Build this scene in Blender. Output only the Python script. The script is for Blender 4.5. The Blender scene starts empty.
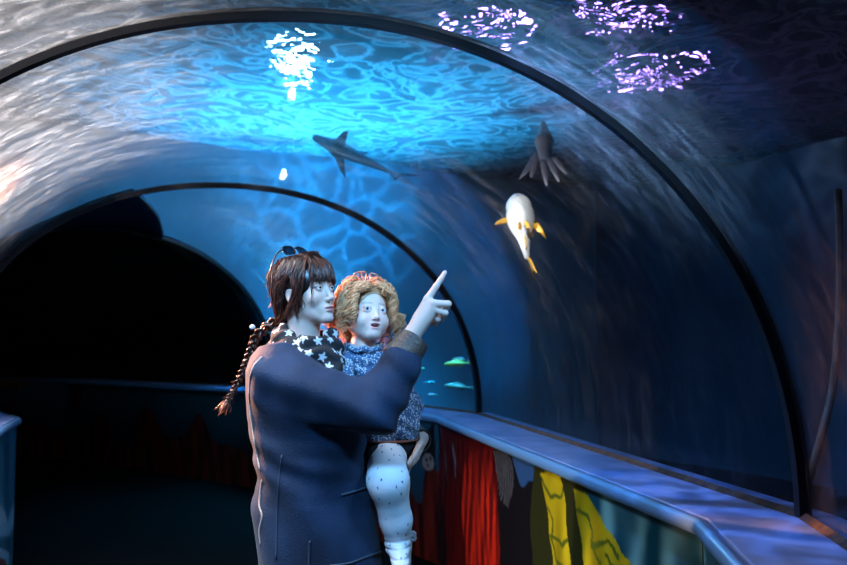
import bpy, bmesh, math, random
import numpy as np
from mathutils import Vector, Matrix, Quaternion
random.seed(7)
rng = np.random.default_rng(11)
SC = bpy.context.scene
COL = SC.collection
R = math.radians

# ------------------------------------------------------------------ camera
F_PX = 823.0
CAM = Vector((0, 0, 1.45))
PITCH = math.atan(55.5 / F_PX)
YAW = math.atan(183.5 / F_PX * math.cos(PITCH))
RIGHT = Vector((math.cos(YAW), -math.sin(YAW), 0))
FH = Vector((math.sin(YAW), math.cos(YAW), 0))            # horizontal forward
FWD = FH * math.cos(PITCH) + Vector((0, 0, 1)) * math.sin(PITCH)
UPV = RIGHT.cross(FWD)
cam_d = bpy.data.cameras.new('camera')
cam = bpy.data.objects.new('camera', cam_d)
COL.objects.link(cam)
cam.matrix_world = Matrix(((RIGHT.x, UPV.x, -FWD.x, CAM.x), (RIGHT.y, UPV.y, -FWD.y, CAM.y), (RIGHT.z, UPV.z, -FWD.z, CAM.z), (0, 0, 0, 1)))
cam_d.sensor_width = 36.0
cam_d.lens = F_PX / 847 * 36
cam_d.clip_start = 0.02
cam_d.dof.use_dof = True
cam_d.dof.focus_distance = 2.58
cam_d.dof.aperture_fstop = 3.2
SC.camera = cam

def P(px, py, d):
    """The point of the hall that lies d metres in front of the photographer, for a photo position."""
    return CAM + d * (FWD + RIGHT * ((px - 423.5) / F_PX) + UPV * ((282.5 - py) / F_PX))

SC.view_settings.view_transform = 'Standard'
SC.view_settings.look = 'None'
SC.view_settings.gamma = 1.0
SC.view_settings.exposure = 0.0
SC.view_settings.use_curve_mapping = False

# ------------------------------------------------------------------ object helpers
def tag(o, label=None, cat=None, group=None, kind=None):
    if label: o['label'] = label
    if cat: o['category'] = cat
    if group: o['group'] = group
    if kind: o['kind'] = kind
    return o

def empty(name, loc, label, cat, group=None):
    o = bpy.data.objects.new(name, None)
    COL.objects.link(o)
    o.location = loc
    o.empty_display_size = 0.1
    return tag(o, label, cat, group)

def link_mesh(name, me, mat=None, parent=None, smooth=False):
    o = bpy.data.objects.new(name, me)
    COL.objects.link(o)
    if mat is not None:
        for m in (mat if isinstance(mat, (list, tuple)) else [mat]):
            me.materials.append(m)
    if smooth:
        me.polygons.foreach_set('use_smooth', [True] * len(me.polygons))
    if parent is not None:
        o.parent = parent
        o.matrix_parent_inverse = Matrix.Translation(parent.location).inverted()
    return o

def mesh_from(name, V, F, mat=None, parent=None, smooth=True):
    """V (n,3) array, F list of faces or (m,4)/(m,3) array."""
    me = bpy.data.meshes.new(name)
    V = np.asarray(V, dtype=np.float32)
    if isinstance(F, np.ndarray):
        k = F.shape[1]
        me.vertices.add(len(V)); me.vertices.foreach_set('co', V.ravel())
        me.loops.add(F.size); me.loops.foreach_set('vertex_index', F.astype(np.int32).ravel())
        me.polygons.add(len(F))
        me.polygons.foreach_set('loop_start', np.arange(len(F), dtype=np.int32) * k)
        me.polygons.foreach_set('loop_total', np.full(len(F), k, dtype=np.int32))
        me.update(calc_edges=True)
        me.validate()
    else:
        me.from_pydata([tuple(v) for v in V], [], F)
        me.update()
    return link_mesh(name, me, mat, parent, smooth)

class MB:
    """collects pieces into one mesh"""
    def __init__(self): self.v = []; self.f = []; self.n = 0
    def add(self, V, F):
        V = np.asarray(V, dtype=float)
        self.v.append(V); self.f += [tuple(i + self.n for i in f) for f in F]; self.n += len(V)
    def box(self, c, s, rot=None):
        c = Vector(c)
        V = []
        for x in (-.5, .5):
            for y in (-.5, .5):
                for z in (-.5, .5):
                    q = Vector((x * s[0], y * s[1], z * s[2]))
                    if rot is not None: q = rot @ q
                    V.append(tuple(c + q))
        self.add(V, [(0, 1, 3, 2), (4, 6, 7, 5), (0, 4, 5, 1), (2, 3, 7, 6), (0, 2, 6, 4), (1, 5, 7, 3)])
    def tube(self, pts, rad, sides=6, cap=True, flat=1.0):
        pts = [Vector(p) for p in pts]
        n = len(pts)
        if not hasattr(rad, '__len__'): rad = [rad] * n
        V = []; Fc = []
        t0 = (pts[1] - pts[0]).normalized()
        ref = Vector((0, 0, 1)) if abs(t0.z) < 0.9 else Vector((1, 0, 0))
        nrm = t0.cross(ref).normalized()
        for i in range(n):
            t = (pts[min(i + 1, n - 1)] - pts[max(i - 1, 0)])
            t = t.normalized() if t.length > 1e-9 else t0
            nrm = (nrm - t * nrm.dot(t))
            nrm = nrm.normalized() if nrm.length > 1e-9 else t.orthogonal().normalized()
            b = t.cross(nrm)
            for k in range(sides):
                a = 2 * math.pi * k / sides
                V.append(tuple(pts[i] + (nrm * math.cos(a) + b * math.sin(a) * flat) * rad[i]))
        for i in range(n - 1):
            for k in range(sides):
                k2 = (k + 1) % sides
                Fc.append((i * sides + k, i * sides + k2, (i + 1) * sides + k2, (i + 1) * sides + k))
        if cap:
            Fc.append(tuple(range(sides - 1, -1, -1)))
            Fc.append(tuple((n - 1) * sides + k for k in range(sides)))
        self.add(V, Fc)
    def build(self, name, mat=None, parent=None, smooth=True):
        return mesh_from(name, np.concatenate(self.v), self.f, mat, parent, smooth)

def catmull(pts, n):
    pts = [np.array(p, float) for p in pts]
    pts = [2 * pts[0] - pts[1]] + pts + [2 * pts[-1] - pts[-2]]
    out = []
    m = len(pts) - 3
    for q in range(n):
        u = q / (n - 1) * m
        i = min(int(u), m - 1); t = u - i
        a, b, c, d = pts[i:i + 4]
        out.append(0.5 * ((2 * b) + (c - a) * t + (2 * a - 5 * b + 4 * c - d) * t * t + (3 * b - a - 3 * c + d) * t ** 3))
    return out

# ------------------------------------------------------------------ materials
def new_mat(name):
    m = bpy.data.materials.new(name)
    m.use_nodes = True
    nt = m.node_tree
    for n in list(nt.nodes): nt.nodes.remove(n)
    out = nt.nodes.new('ShaderNodeOutputMaterial')
    return m, nt, out

def N(nt, typ, **kw):
    n = nt.nodes.new(typ)
    for k, v in kw.items():
        if k in n.inputs: n.inputs[k].default_value = v
        else: setattr(n, k, v)
    return n

def pbr(name, col, rough=0.6, metal=0.0, spec=0.5, noise=None, bump=None, attr=None, sss=0.0, sheen=0.0, coat=0.0):
    """noise=(scale, amount, (dark colour)) varies the base colour; bump=(scale, strength)"""
    m, nt, out = new_mat(name)
    b = N(nt, 'ShaderNodeBsdfPrincipled')
    b.inputs['Base Color'].default_value = (*col, 1)
    b.inputs['Roughness'].default_value = rough
    b.inputs['Metallic'].default_value = metal
    b.inputs['Specular IOR Level'].default_value = spec
    if sss: 
        b.inputs['Subsurface Weight'].default_value = sss
        b.inputs['Subsurface Radius'].default_value = (0.012, 0.005, 0.003)
        b.inputs['Subsurface Scale'].default_value = 1.0
    if sheen: b.inputs['Sheen Weight'].default_value = sheen
    if coat: b.inputs['Coat Weight'].default_value = coat
    nt.links.new(b.outputs[0], out.inputs['Surface'])
    tc = N(nt, 'ShaderNodeTexCoord')
    src = None
    if attr:
        a = N(nt, 'ShaderNodeAttribute', attribute_name=attr)
        src = a.outputs['Color']
    if noise:
        nz = N(nt, 'ShaderNodeTexNoise', Scale=noise[0], Detail=4.0)
        nt.links.new(tc.outputs['Object'], nz.inputs['Vector'])
        mx = N(nt, 'ShaderNodeMix', data_type='RGBA')
        mx.inputs[6].default_value = (*col, 1)
        mx.inputs[7].default_value = (*noise[2], 1)
        rp = N(nt, 'ShaderNodeValToRGB')
        rp.color_ramp.elements[0].position = 0.5 - 0.3 * (1 - noise[1]) ; rp.color_ramp.elements[1].position = 0.75
        nt.links.new(nz.outputs[0], rp.inputs[0])
        nt.links.new(rp.outputs[0], mx.inputs[0])
        if src is not None: nt.links.new(src, mx.inputs[6])
        src = mx.outputs[2]
    if src is not None: nt.links.new(src, b.inputs['Base Color'])
    if bump:
        nz = N(nt, 'ShaderNodeTexNoise', Scale=bump[0], Detail=5.0)
        nt.links.new(tc.outputs['Object'], nz.inputs['Vector'])
        bp = N(nt, 'ShaderNodeBump', Strength=bump[1], Distance=0.01)
        nt.links.new(nz.outputs[0], bp.inputs['Height'])
        nt.links.new(bp.outputs[0], b.inputs['Normal'])
    return m

# ------------------------------------------------------------------ the tunnel's plan: a ring of straight lengths, each turned 20 degrees
RC = Vector((-7.55, 3.655, 0))
RO, RI = 9.24, 6.07                       # radius of outer and inner springing line at the arches
RM = (RO + RI) / 2
HALF = (RO - RI) / 2
ZS, RISE = 0.95, 1.51                     # springing height and rise of the vault
ANG = [-30, -10, 10, 31, 52, 72]
ANG_IN = [-27, -6.5, 18.3, 37, 58, 77]
def ring(r, phi, z=0.0):
    return Vector((RC.x + r * math.cos(R(phi)), RC.y + r * math.sin(R(phi)), z))
def rphi(c, k):
    f = (1 - c) / 2
    return ANG[k] + (ANG_IN[k] - ANG[k]) * f
def vault(t, k, off=0.0):
    """t 0..1 from outer (right) springing over the top to inner (left), at arch k"""
    a = math.pi * t
    ex = 0.94
    c = math.copysign(abs(math.cos(a)) ** ex, math.cos(a)); s = abs(math.sin(a)) ** ex
    return ring(RM + (HALF + off) * c, rphi(c, k), ZS + (RISE + off) * s)

# acrylic: clear, faintly reflecting, film of scratches and salt, its streaks also painting caustic glare
def acrylic_mat():
    m, nt, out = new_mat('acrylic')
    uv = N(nt, 'ShaderNodeUVMap', uv_map='uv')
    L = nt.links.new
    def streak(sx, sy, scale, detail, dist, lo, hi):
        mp = N(nt, 'ShaderNodeMapping'); mp.inputs['Scale'].default_value = (sx, sy, 1)
        L(uv.outputs[0], mp.inputs['Vector'])
        nz = N(nt, 'ShaderNodeTexNoise', Scale=scale, Detail=detail, Distortion=dist)
        nz.inputs['Roughness'].default_value = 0.62
        L(mp.outputs[0], nz.inputs['Vector'])
        mr = N(nt, 'ShaderNodeMapRange'); mr.inputs[1].default_value = lo; mr.inputs[2].default_value = hi
        L(nz.outputs[0], mr.inputs[0])
        return mr.outputs[0]
    a = streak(0.9, 4.2, 1.9, 7, 0.7, 0.33, 0.72)        # long soft streaks round the vault
    b = streak(2.5, 6.0, 2.4, 6, 1.6, 0.48, 0.78)        # wispy ripples
    c = streak(2.0, 40.0, 3.0, 3, 0.3, 0.60, 0.80)       # hairline scratches
    mul = N(nt, 'ShaderNodeMath', operation='MULTIPLY_ADD'); L(b, mul.inputs[0]); mul.inputs[1].default_value = 0.75; 
    m2 = N(nt, 'ShaderNodeMath', operation='MULTIPLY'); L(a, m2.inputs[0]); m2.inputs[1].default_value = 0.55
    L(m2.outputs[0], mul.inputs[2])
    add = N(nt, 'ShaderNodeMath', operation='MULTIPLY_ADD'); L(c, add.inputs[0]); add.inputs[1].default_value = 0.05; L(mul.outputs[0], add.inputs[2])
    pw = N(nt, 'ShaderNodeMath', operation='POWER'); L(add.outputs[0], pw.inputs[0]); pw.inputs[1].default_value = 1.7
    fac = N(nt, 'ShaderNodeMath', operation='MULTIPLY_ADD', use_clamp=True); L(pw.outputs[0], fac.inputs[0]); fac.inputs[1].default_value = 0.34; fac.inputs[2].default_value = 0.035
    tr = N(nt, 'ShaderNodeBsdfTransparent'); tr.inputs[0].default_value = (0.90, 0.96, 1.0, 1)
    gl = N(nt, 'ShaderNodeBsdfGlossy'); gl.inputs['Roughness'].default_value = 0.06
    fr = N(nt, 'ShaderNodeFresnel', IOR=1.3)
    frm = N(nt, 'ShaderNodeMath', operation='MULTIPLY'); L(fr.outputs[0], frm.inputs[0]); frm.inputs[1].default_value = 0.42
    mx = N(nt, 'ShaderNodeMixShader'); L(frm.outputs[0], mx.inputs[0]); L(tr.outputs[0], mx.inputs[1]); L(gl.outputs[0], mx.inputs[2])
    tl = N(nt, 'ShaderNodeBsdfTranslucent'); tl.inputs[0].default_value = (0.9, 0.93, 0.95, 1)
    rf = N(nt, 'ShaderNodeBsdfRefraction', IOR=1.02); rf.inputs['Roughness'].default_value = 0.24; rf.inputs[0].default_value = (0.95, 0.97, 1, 1)
    df = N(nt, 'ShaderNodeBsdfDiffuse'); df.inputs[0].default_value = (0.9, 0.92, 0.94, 1)
    dt = N(nt, 'ShaderNodeMixShader'); dt.inputs[0].default_value = 0.14; L(tl.outputs[0], dt.inputs[1]); L(df.outputs[0], dt.inputs[2])
    film = N(nt, 'ShaderNodeMixShader'); film.inputs[0].default_value = 0.38
    L(dt.outputs[0], film.inputs[1]); L(rf.outputs[0], film.inputs[2])
    fin = N(nt, 'ShaderNodeMixShader'); L(fac.outputs[0], fin.inputs[0]); L(mx.outputs[0], fin.inputs[1]); L(film.outputs[0], fin.inputs[2])
    L(fin.outputs[0], out.inputs['Surface'])
    return m
M_ACR = acrylic_mat()
M_RIB = pbr('black_seal', (0.004, 0.005, 0.008), 0.45, spec=.25)

def acrylic(name, p0):
    p1 = p0 + 1
    nt_, na = 64, 8
    V = []; UV = []
    for j in range(na + 1):
        f = j / na
        for i in range(nt_ + 1):
            t = i / nt_
            q = vault(t, p0) * (1 - f) + vault(t, p1) * f
            V.append(tuple(q)); UV.append((t * math.pi * HALF, f * 3.0 + p0 * 3.7))
    F = []
    w = nt_ + 1
    for j in range(na):
        for i in range(nt_):
            F.append((j * w + i, j * w + i + 1, (j + 1) * w + i + 1, (j + 1) * w + i))
    o = mesh_from(name, V, F, M_ACR, None, True)
    uvl = o.data.uv_layers.new(name='uv')
    for lp in o.data.loops: uvl.data[lp.index].uv = UV[lp.vertex_index]
    return tag(o, kind='structure')
for i in range(5): acrylic('window_%d' % (i + 1), i)

def rib(name, phi):
    n = 72
    V = []; F = []
    for i in range(n + 1):
        t = i / n
        c_in, c_out = vault(t, phi, -0.024), vault(t, phi, 0.012)
        ph = rphi(math.cos(math.pi * t), phi); ax = Vector((-math.sin(R(ph)), math.cos(R(ph)), 0)) * 0.016
        for q in (c_in - ax, c_in + ax, c_out + ax, c_out - ax): V.append(tuple(q))
    for i in range(n):
        for k in range(4):
            k2 = (k + 1) % 4
            F.append((4 * i + k, 4 * i + k2, 4 * i + 4 + k2, 4 * i + 4 + k))
    F += [(0, 1, 2, 3), (4 * n + 3, 4 * n + 2, 4 * n + 1, 4 * n)]
    return tag(mesh_from(name, V, F, M_RIB, None, False), kind='structure')
for i in range(6): rib('trim_%d' % (i + 1), i)

# ------------------------------------------------------------------ floor, tank walls, hall above
M_FLOOR = pbr('dark_floor', (0.0012, 0.001, 0.001), 0.95, noise=(6, .5, (0.002, 0.0015, 0.001)), spec=.03)
def annulus(name, r0, r1, z, mat, a0=-60, a1=110, th=0.05, kind='structure'):
    V = []; F = []; n = 68
    for i in range(n + 1):
        ph = a0 + (a1 - a0) * i / n
        for r, zz in ((r0, z), (r1, z), (r1, z - th), (r0, z - th)): V.append(tuple(ring(r, ph, zz)))
    for i in range(n):
        for k in range(4):
            k2 = (k + 1) % 4
            F.append((4 * i + k, 4 * i + k2, 4 * i + 4 + k2, 4 * i + 4 + k))
    F += [(3, 2, 1, 0), (4 * n, 4 * n + 1, 4 * n + 2, 4 * n + 3)]
    return tag(mesh_from(name, V, F, mat, None, False), kind=kind)
annulus('floor', 0.8, 14.0, 0.0, M_FLOOR)
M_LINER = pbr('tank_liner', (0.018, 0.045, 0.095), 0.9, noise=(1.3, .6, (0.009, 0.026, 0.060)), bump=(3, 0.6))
def cyl_wall(name, r, z0, z1, th, mat, a0=-60, a1=110):
    V = []; F = []; n = 85
    for i in range(n + 1):
        ph = a0 + (a1 - a0) * i / n
        for rr, zz in ((r, z0), (r + th, z0), (r + th, z1), (r, z1)): V.append(tuple(ring(rr, ph, zz)))
    for i in range(n):
        for k in range(4):
            k2 = (k + 1) % 4
            F.append((4 * i + k, 4 * i + k2, 4 * i + 4 + k2, 4 * i + 4 + k))
    F += [(3, 2, 1, 0), (4 * n, 4 * n + 1, 4 * n + 2, 4 * n + 3)]
    return tag(mesh_from(name, V, F, mat, None, False), kind='structure')
cyl_wall('wall_outer', 13.6, 0.0, 6.2, 0.3, M_LINER)
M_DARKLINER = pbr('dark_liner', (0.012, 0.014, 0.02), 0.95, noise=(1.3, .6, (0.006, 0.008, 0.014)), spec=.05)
cyl_wall('wall_inner', 1.0, 0.0, 6.2, 0.3, M_DARKLINER)
annulus('ceiling', 0.8, 14.0, 6.25, M_DARKLINER)
for nm, ph in (('wall_near', -58), ('wall_far', 108)):
    V = []
    nrm = Vector((-math.sin(R(ph)), math.cos(R(ph)), 0)) * 0.1
    for r, z in ((1.2, 0), (13.8, 0), (13.8, 6.2), (1.2, 6.2)):
        V.append(tuple(ring(r, ph, z) + nrm)); V.append(tuple(ring(r, ph, z) - nrm))
    tag(mesh_from(nm, V, [(0, 2, 4, 6), (7, 5, 3, 1), (0, 1, 3, 2), (2, 3, 5, 4), (4, 5, 7, 6), (6, 7, 1, 0)], M_DARKLINER, None, False), kind='structure')

# rippled water surface: lets lamp light through, glows where it is lit, breaks lamps up into glints
def water_mat():
    m, nt, out = new_mat('water')
    L = nt.links.new
    tc = N(nt, 'ShaderNodeTexCoord')
    mp = N(nt, 'ShaderNodeMapping'); mp.inputs['Scale'].default_value = (1.0, 1.0, 1)
    L(tc.outputs['Object'], mp.inputs['Vector'])
    nz = N(nt, 'ShaderNodeTexNoise', Scale=3.6, Detail=2.5, Distortion=1.0)
    L(mp.outputs[0], nz.inputs['Vector'])
    bp = N(nt, 'ShaderNodeBump', Strength=1.0, Distance=0.16); L(nz.outputs[0], bp.inputs['Height'])
    rf = N(nt, 'ShaderNodeBsdfRefraction', IOR=0.95); rf.inputs['Roughness'].default_value = 0.05
    L(bp.outputs[0], rf.inputs['Normal'])
    vo = N(nt, 'ShaderNodeTexNoise', Scale=2.3, Detail=3.5, Distortion=2.2); L(mp.outputs[0], vo.inputs['Vector'])  # caustic light pattern painted into the translucent colour
    rmp = N(nt, 'ShaderNodeValToRGB')
    e = rmp.color_ramp.elements
    e[0].position = 0.36; e[0].color = (0.22, 0.23, 0.24, 1)
    e[1].position = 0.70; e[1].color = (0.25, 0.26, 0.27, 1)
    e2 = rmp.color_ramp.elements.new(0.50); e2.color = (0.80, 0.82, 0.85, 1)
    e3 = rmp.color_ramp.elements.new(0.58); e3.color = (0.3, 0.32, 0.34, 1)
    L(vo.outputs[0], rmp.inputs[0])
    tl = N(nt, 'ShaderNodeBsdfTranslucent'); L(rmp.outputs[0], tl.inputs[0])
    m1 = N(nt, 'ShaderNodeMixShader'); m1.inputs[0].default_value = 0.38; L(rf.outputs[0], m1.inputs[1]); L(tl.outputs[0], m1.inputs[2])
    L(m1.outputs[0], out.inputs['Surface'])
    return m
M_WATER = water_mat()
V = []; F = []; na, nr = 170, 60
for i in range(na + 1):
    ph = -57 + 164 * i / na
    for j in range(nr + 1):
        r = 1.35 + (13.55 - 1.35) * j / nr
        q = ring(r, ph)
        z = 3.35 + 0.02 * math.sin(2.1 * q.x + 1.3 * q.y) + 0.015 * math.sin(3.7 * q.y - 1.1 * q.x + 1) + 0.008 * math.sin(7.3 * q.x + 5.1 * q.y)
        V.append((q.x, q.y, z))
for i in range(na):
    for j in range(nr):
        a = i * (nr + 1) + j
        F.append((a, a + 1, a + nr + 2, a + nr + 1))
tag(mesh_from('water_surface', V, F, M_WATER), kind='structure')

# bulkhead that closes the lit tank beyond the third arch; the tunnel runs through it
def bulkhead():
    k = 3; n = 64; V = []; F = []
    hole = []; rim = []
    for i in range(n + 1):
        a = math.pi * i / n
        c = math.cos(a); s_ = math.sin(a)
        hole.append((RM + (HALF + .03) * math.copysign(abs(c) ** .94, c), max(.985, ZS + (RISE + .03) * abs(s_) ** .94)))
        far_r, far_z = (13.6 - RM if c > 0 else RM - 1.3), 6.2 - ZS
        m = min(far_r / max(abs(c), 1e-6), far_z / max(s_, 1e-6))
        rim.append((RM + c * m, ZS + s_ * m))
    hole = [(RO + .18, 0.0), (RO + .18, .985)] + hole + [(RI - .18, .985), (RI - .18, 0.0)]
    rim = [(13.6, 0.0), (13.6, .5)] + rim + [(1.3, .5), (1.3, 0.0)]
    def pt(r, z, o):
        f = max(-.6, min(1.3, (RO - r) / (RO - RI)))
        ph = ANG[k] + (ANG_IN[k] - ANG[k]) * f
        return tuple(ring(r, ph, z) + Vector((-math.sin(R(ph)), math.cos(R(ph)), 0)) * (.02 + o))
    m = len(hole)
    for o in (0, .12):
        for h in hole: V.append(pt(*h, o))
        for h in rim: V.append(pt(*h, o))
    for i in range(m - 1):
        F.append((i, i + 1, m + i + 1, m + i)); q = 2 * m
        F.append((q + i + 1, q + i, q + m + i, q + m + i + 1))
        F.append((i + 1, i, q + i, q + i + 1)); F.append((m + i, m + i + 1, q + m + i + 1, q + m + i))
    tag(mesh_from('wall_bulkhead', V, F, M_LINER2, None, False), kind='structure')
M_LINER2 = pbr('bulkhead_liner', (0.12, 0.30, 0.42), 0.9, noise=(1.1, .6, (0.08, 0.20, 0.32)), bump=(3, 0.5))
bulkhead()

# opaque dark lining added to darken the inner half of the vault between the second and third arch
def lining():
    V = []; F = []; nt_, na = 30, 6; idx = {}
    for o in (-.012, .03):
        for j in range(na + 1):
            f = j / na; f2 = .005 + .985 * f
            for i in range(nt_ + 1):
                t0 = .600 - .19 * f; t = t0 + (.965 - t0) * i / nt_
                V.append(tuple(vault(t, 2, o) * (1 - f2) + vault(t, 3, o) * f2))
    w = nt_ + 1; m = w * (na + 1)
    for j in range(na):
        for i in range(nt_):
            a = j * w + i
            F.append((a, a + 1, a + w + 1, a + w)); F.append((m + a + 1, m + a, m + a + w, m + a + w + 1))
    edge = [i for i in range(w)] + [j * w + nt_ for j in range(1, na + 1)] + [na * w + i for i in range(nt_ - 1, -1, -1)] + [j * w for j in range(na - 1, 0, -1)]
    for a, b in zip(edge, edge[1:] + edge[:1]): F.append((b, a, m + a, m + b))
    tag(mesh_from('wall_shade_lining', V, F, M_DARKLINER, None, True), kind='structure')
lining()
# ------------------------------------------------------------------ parapets: wall core, printed mural panels, ledge with nosing and sealant
LW = 0.315
M_CORE = pbr('parapet_core', (0.02, 0.022, 0.03), 0.8)
def ledge_mat():
    m, nt, out = new_mat('ledge_laminate')
    L = nt.links.new
    b = N(nt, 'ShaderNodeBsdfPrincipled'); b.inputs['Roughness'].default_value = 0.34
    tc = N(nt, 'ShaderNodeTexCoord')
    nz = N(nt, 'ShaderNodeTexNoise', Scale=5.0, Detail=4.0, Distortion=0.6); L(tc.outputs['Object'], nz.inputs['Vector'])
    rp = N(nt, 'ShaderNodeValToRGB')
    rp.color_ramp.elements[0].position = 0.35; rp.color_ramp.elements[0].color = (0.10, 0.19, 0.46, 1)
    rp.color_ramp.elements[1].position = 0.68; rp.color_ramp.elements[1].color = (0.36, 0.42, 0.74, 1)
    L(nz.outputs[0], rp.inputs[0]); L(rp.outputs[0], b.inputs['Base Color'])
    L(b.outputs[0], out.inputs['Surface'])
    return m
M_LEDGE = ledge_mat()
M_NOSE = pbr('nosing_metal', (0.16, 0.34, 0.62), 0.28, metal=0.2, coat=.4)
M_SEAL = pbr('old_sealant', (0.11, 0.05, 0.028), 0.95, noise=(22, .5, (0.02, 0.02, 0.03)), bump=(60, 0.8))

def sweep(name, prof, phis, mat, parent=None, close=True, smooth=False):
    """prof: [(radius, z)...] closed outline swept through the plan angles (mitred corners)"""
    k = len(prof); V = []; F = []
    for ph in phis:
        for r, z in prof: V.append(tuple(ring(r, ph, z)))
    for i in range(len(phis) - 1):
        for a in range(k):
            b2 = (a + 1) % k
            F.append((k * i + a, k * i + b2, k * (i + 1) + b2, k * (i + 1) + a))
    e = k * (len(phis) - 1)
    F += [tuple(range(k - 1, -1, -1)), tuple(e + a for a in range(k))]
    return mesh_from(name, V, F, mat, parent, smooth)

def soft(phis, w=1.2):
    """rounds the corners of the plan a little"""
    return phis

def parapet(side):
    LW = 0.315 if side == 'outer' else 0.46
    if side == 'outer':
        r_out, sg = RO, -1
        lab = 'bright blue ledge beside the woman and child, running along under the fish'
    else:
        r_out, sg = RI, 1
        lab = 'striped grey ledge end at the edge of the dark tunnel, across from the woman'
    r_in = r_out + sg * LW
    AA = ANG if side == 'outer' else ANG_IN
    def pr(pts): return [(r_out + sg * a, z) for a, z in pts]
    t = empty('ledge', ring(r_in, 10 if side == 'outer' else 16, 0.95), lab, 'ledge')
    sweep('top', pr([(-0.10, 0.905), (LW - 0.034, 0.905), (LW - 0.034, 0.947), (LW - 0.040, 0.950), (-0.10, 0.950)]), AA, M_LEDGE, t)
    sweep('nosing', pr([(LW - 0.024, 0.904), (LW - 0.002, 0.904), (LW + 0.003, 0.910), (LW + 0.004, 0.924), (LW + 0.001, 0.938), (LW - 0.010, 0.949), (LW - 0.024, 0.949)]), AA, M_NOSE, t, smooth=True)
    sweep('sealant', pr([(0.004, 0.9505), (0.024, 0.9505), (0.018, 0.956), (0.004, 0.966)]), AA, M_SEAL, t)
    w = sweep('wall_right' if side == 'outer' else 'wall_left', pr([(-0.10, 0.0), (LW - 0.075, 0.0), (LW - 0.075, 0.9), (-0.10, 0.9)]), AA, M_CORE)
    tag(w, kind='structure')
    return r_in
R_OUT_IN = parapet('outer')
R_INN_IN = parapet('inner')

def panel_ends(k, side='outer'):
    r = (R_OUT_IN + 0.022) if side == 'outer' else (R_INN_IN - 0.022)
    A_ = ANG if side == 'outer' else ANG_IN
    return ring(r, A_[k]), ring(r, A_[k + 1])
def panel_sz(k, px, py, side='outer'):
    a, b = panel_ends(k, side)
    dv = (b - a).normalized(); n = Vector((dv.y, -dv.x, 0))
    o = CAM; d = P(px, py, 1.0) - CAM
    t = (a - o).dot(n) / d.dot(n)
    q = o + d * t
    return ((q - a).dot(dv), q.z)

def in_poly(S, Z, poly):
    ins = np.zeros(S.shape, bool)
    n = len(poly)
    for i in range(n):
        x1, y1 = poly[i]; x2, y2 = poly[(i + 1) % n]
        c = ((y1 > Z) != (y2 > Z))
        xs = (x2 - x1) * (Z - y1) / ((y2 - y1) if abs(y2 - y1) > 1e-12 else 1e-12) + x1
        ins ^= c & (S < xs)
    return ins
def dist_line(S, Z, pts):
    d = np.full(S.shape, 9.0)
    for (x1, y1), (x2, y2) in zip(pts[:-1], pts[1:]):
        vx, vy = x2 - x1, y2 - y1
        t = np.clip(((S - x1) * vx + (Z - y1) * vy) / (vx * vx + vy * vy + 1e-12), 0, 1)
        d = np.minimum(d, np.hypot(S - x1 - t * vx, Z - y1 - t * vy))
    return d
def wav(S, Z, f, seed):
    r_ = np.random.default_rng(seed)
    o = 0
    for i in range(7):
        fx, fz = f[0] * r_.uniform(.4, 2.2), f[1] * r_.uniform(.4, 2.2)
        o = o + np.sin(fx * S + fz * Z * r_.choice([-1, 1]) + r_.uniform(0, 6.28)) / 2.4
    return o

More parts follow.
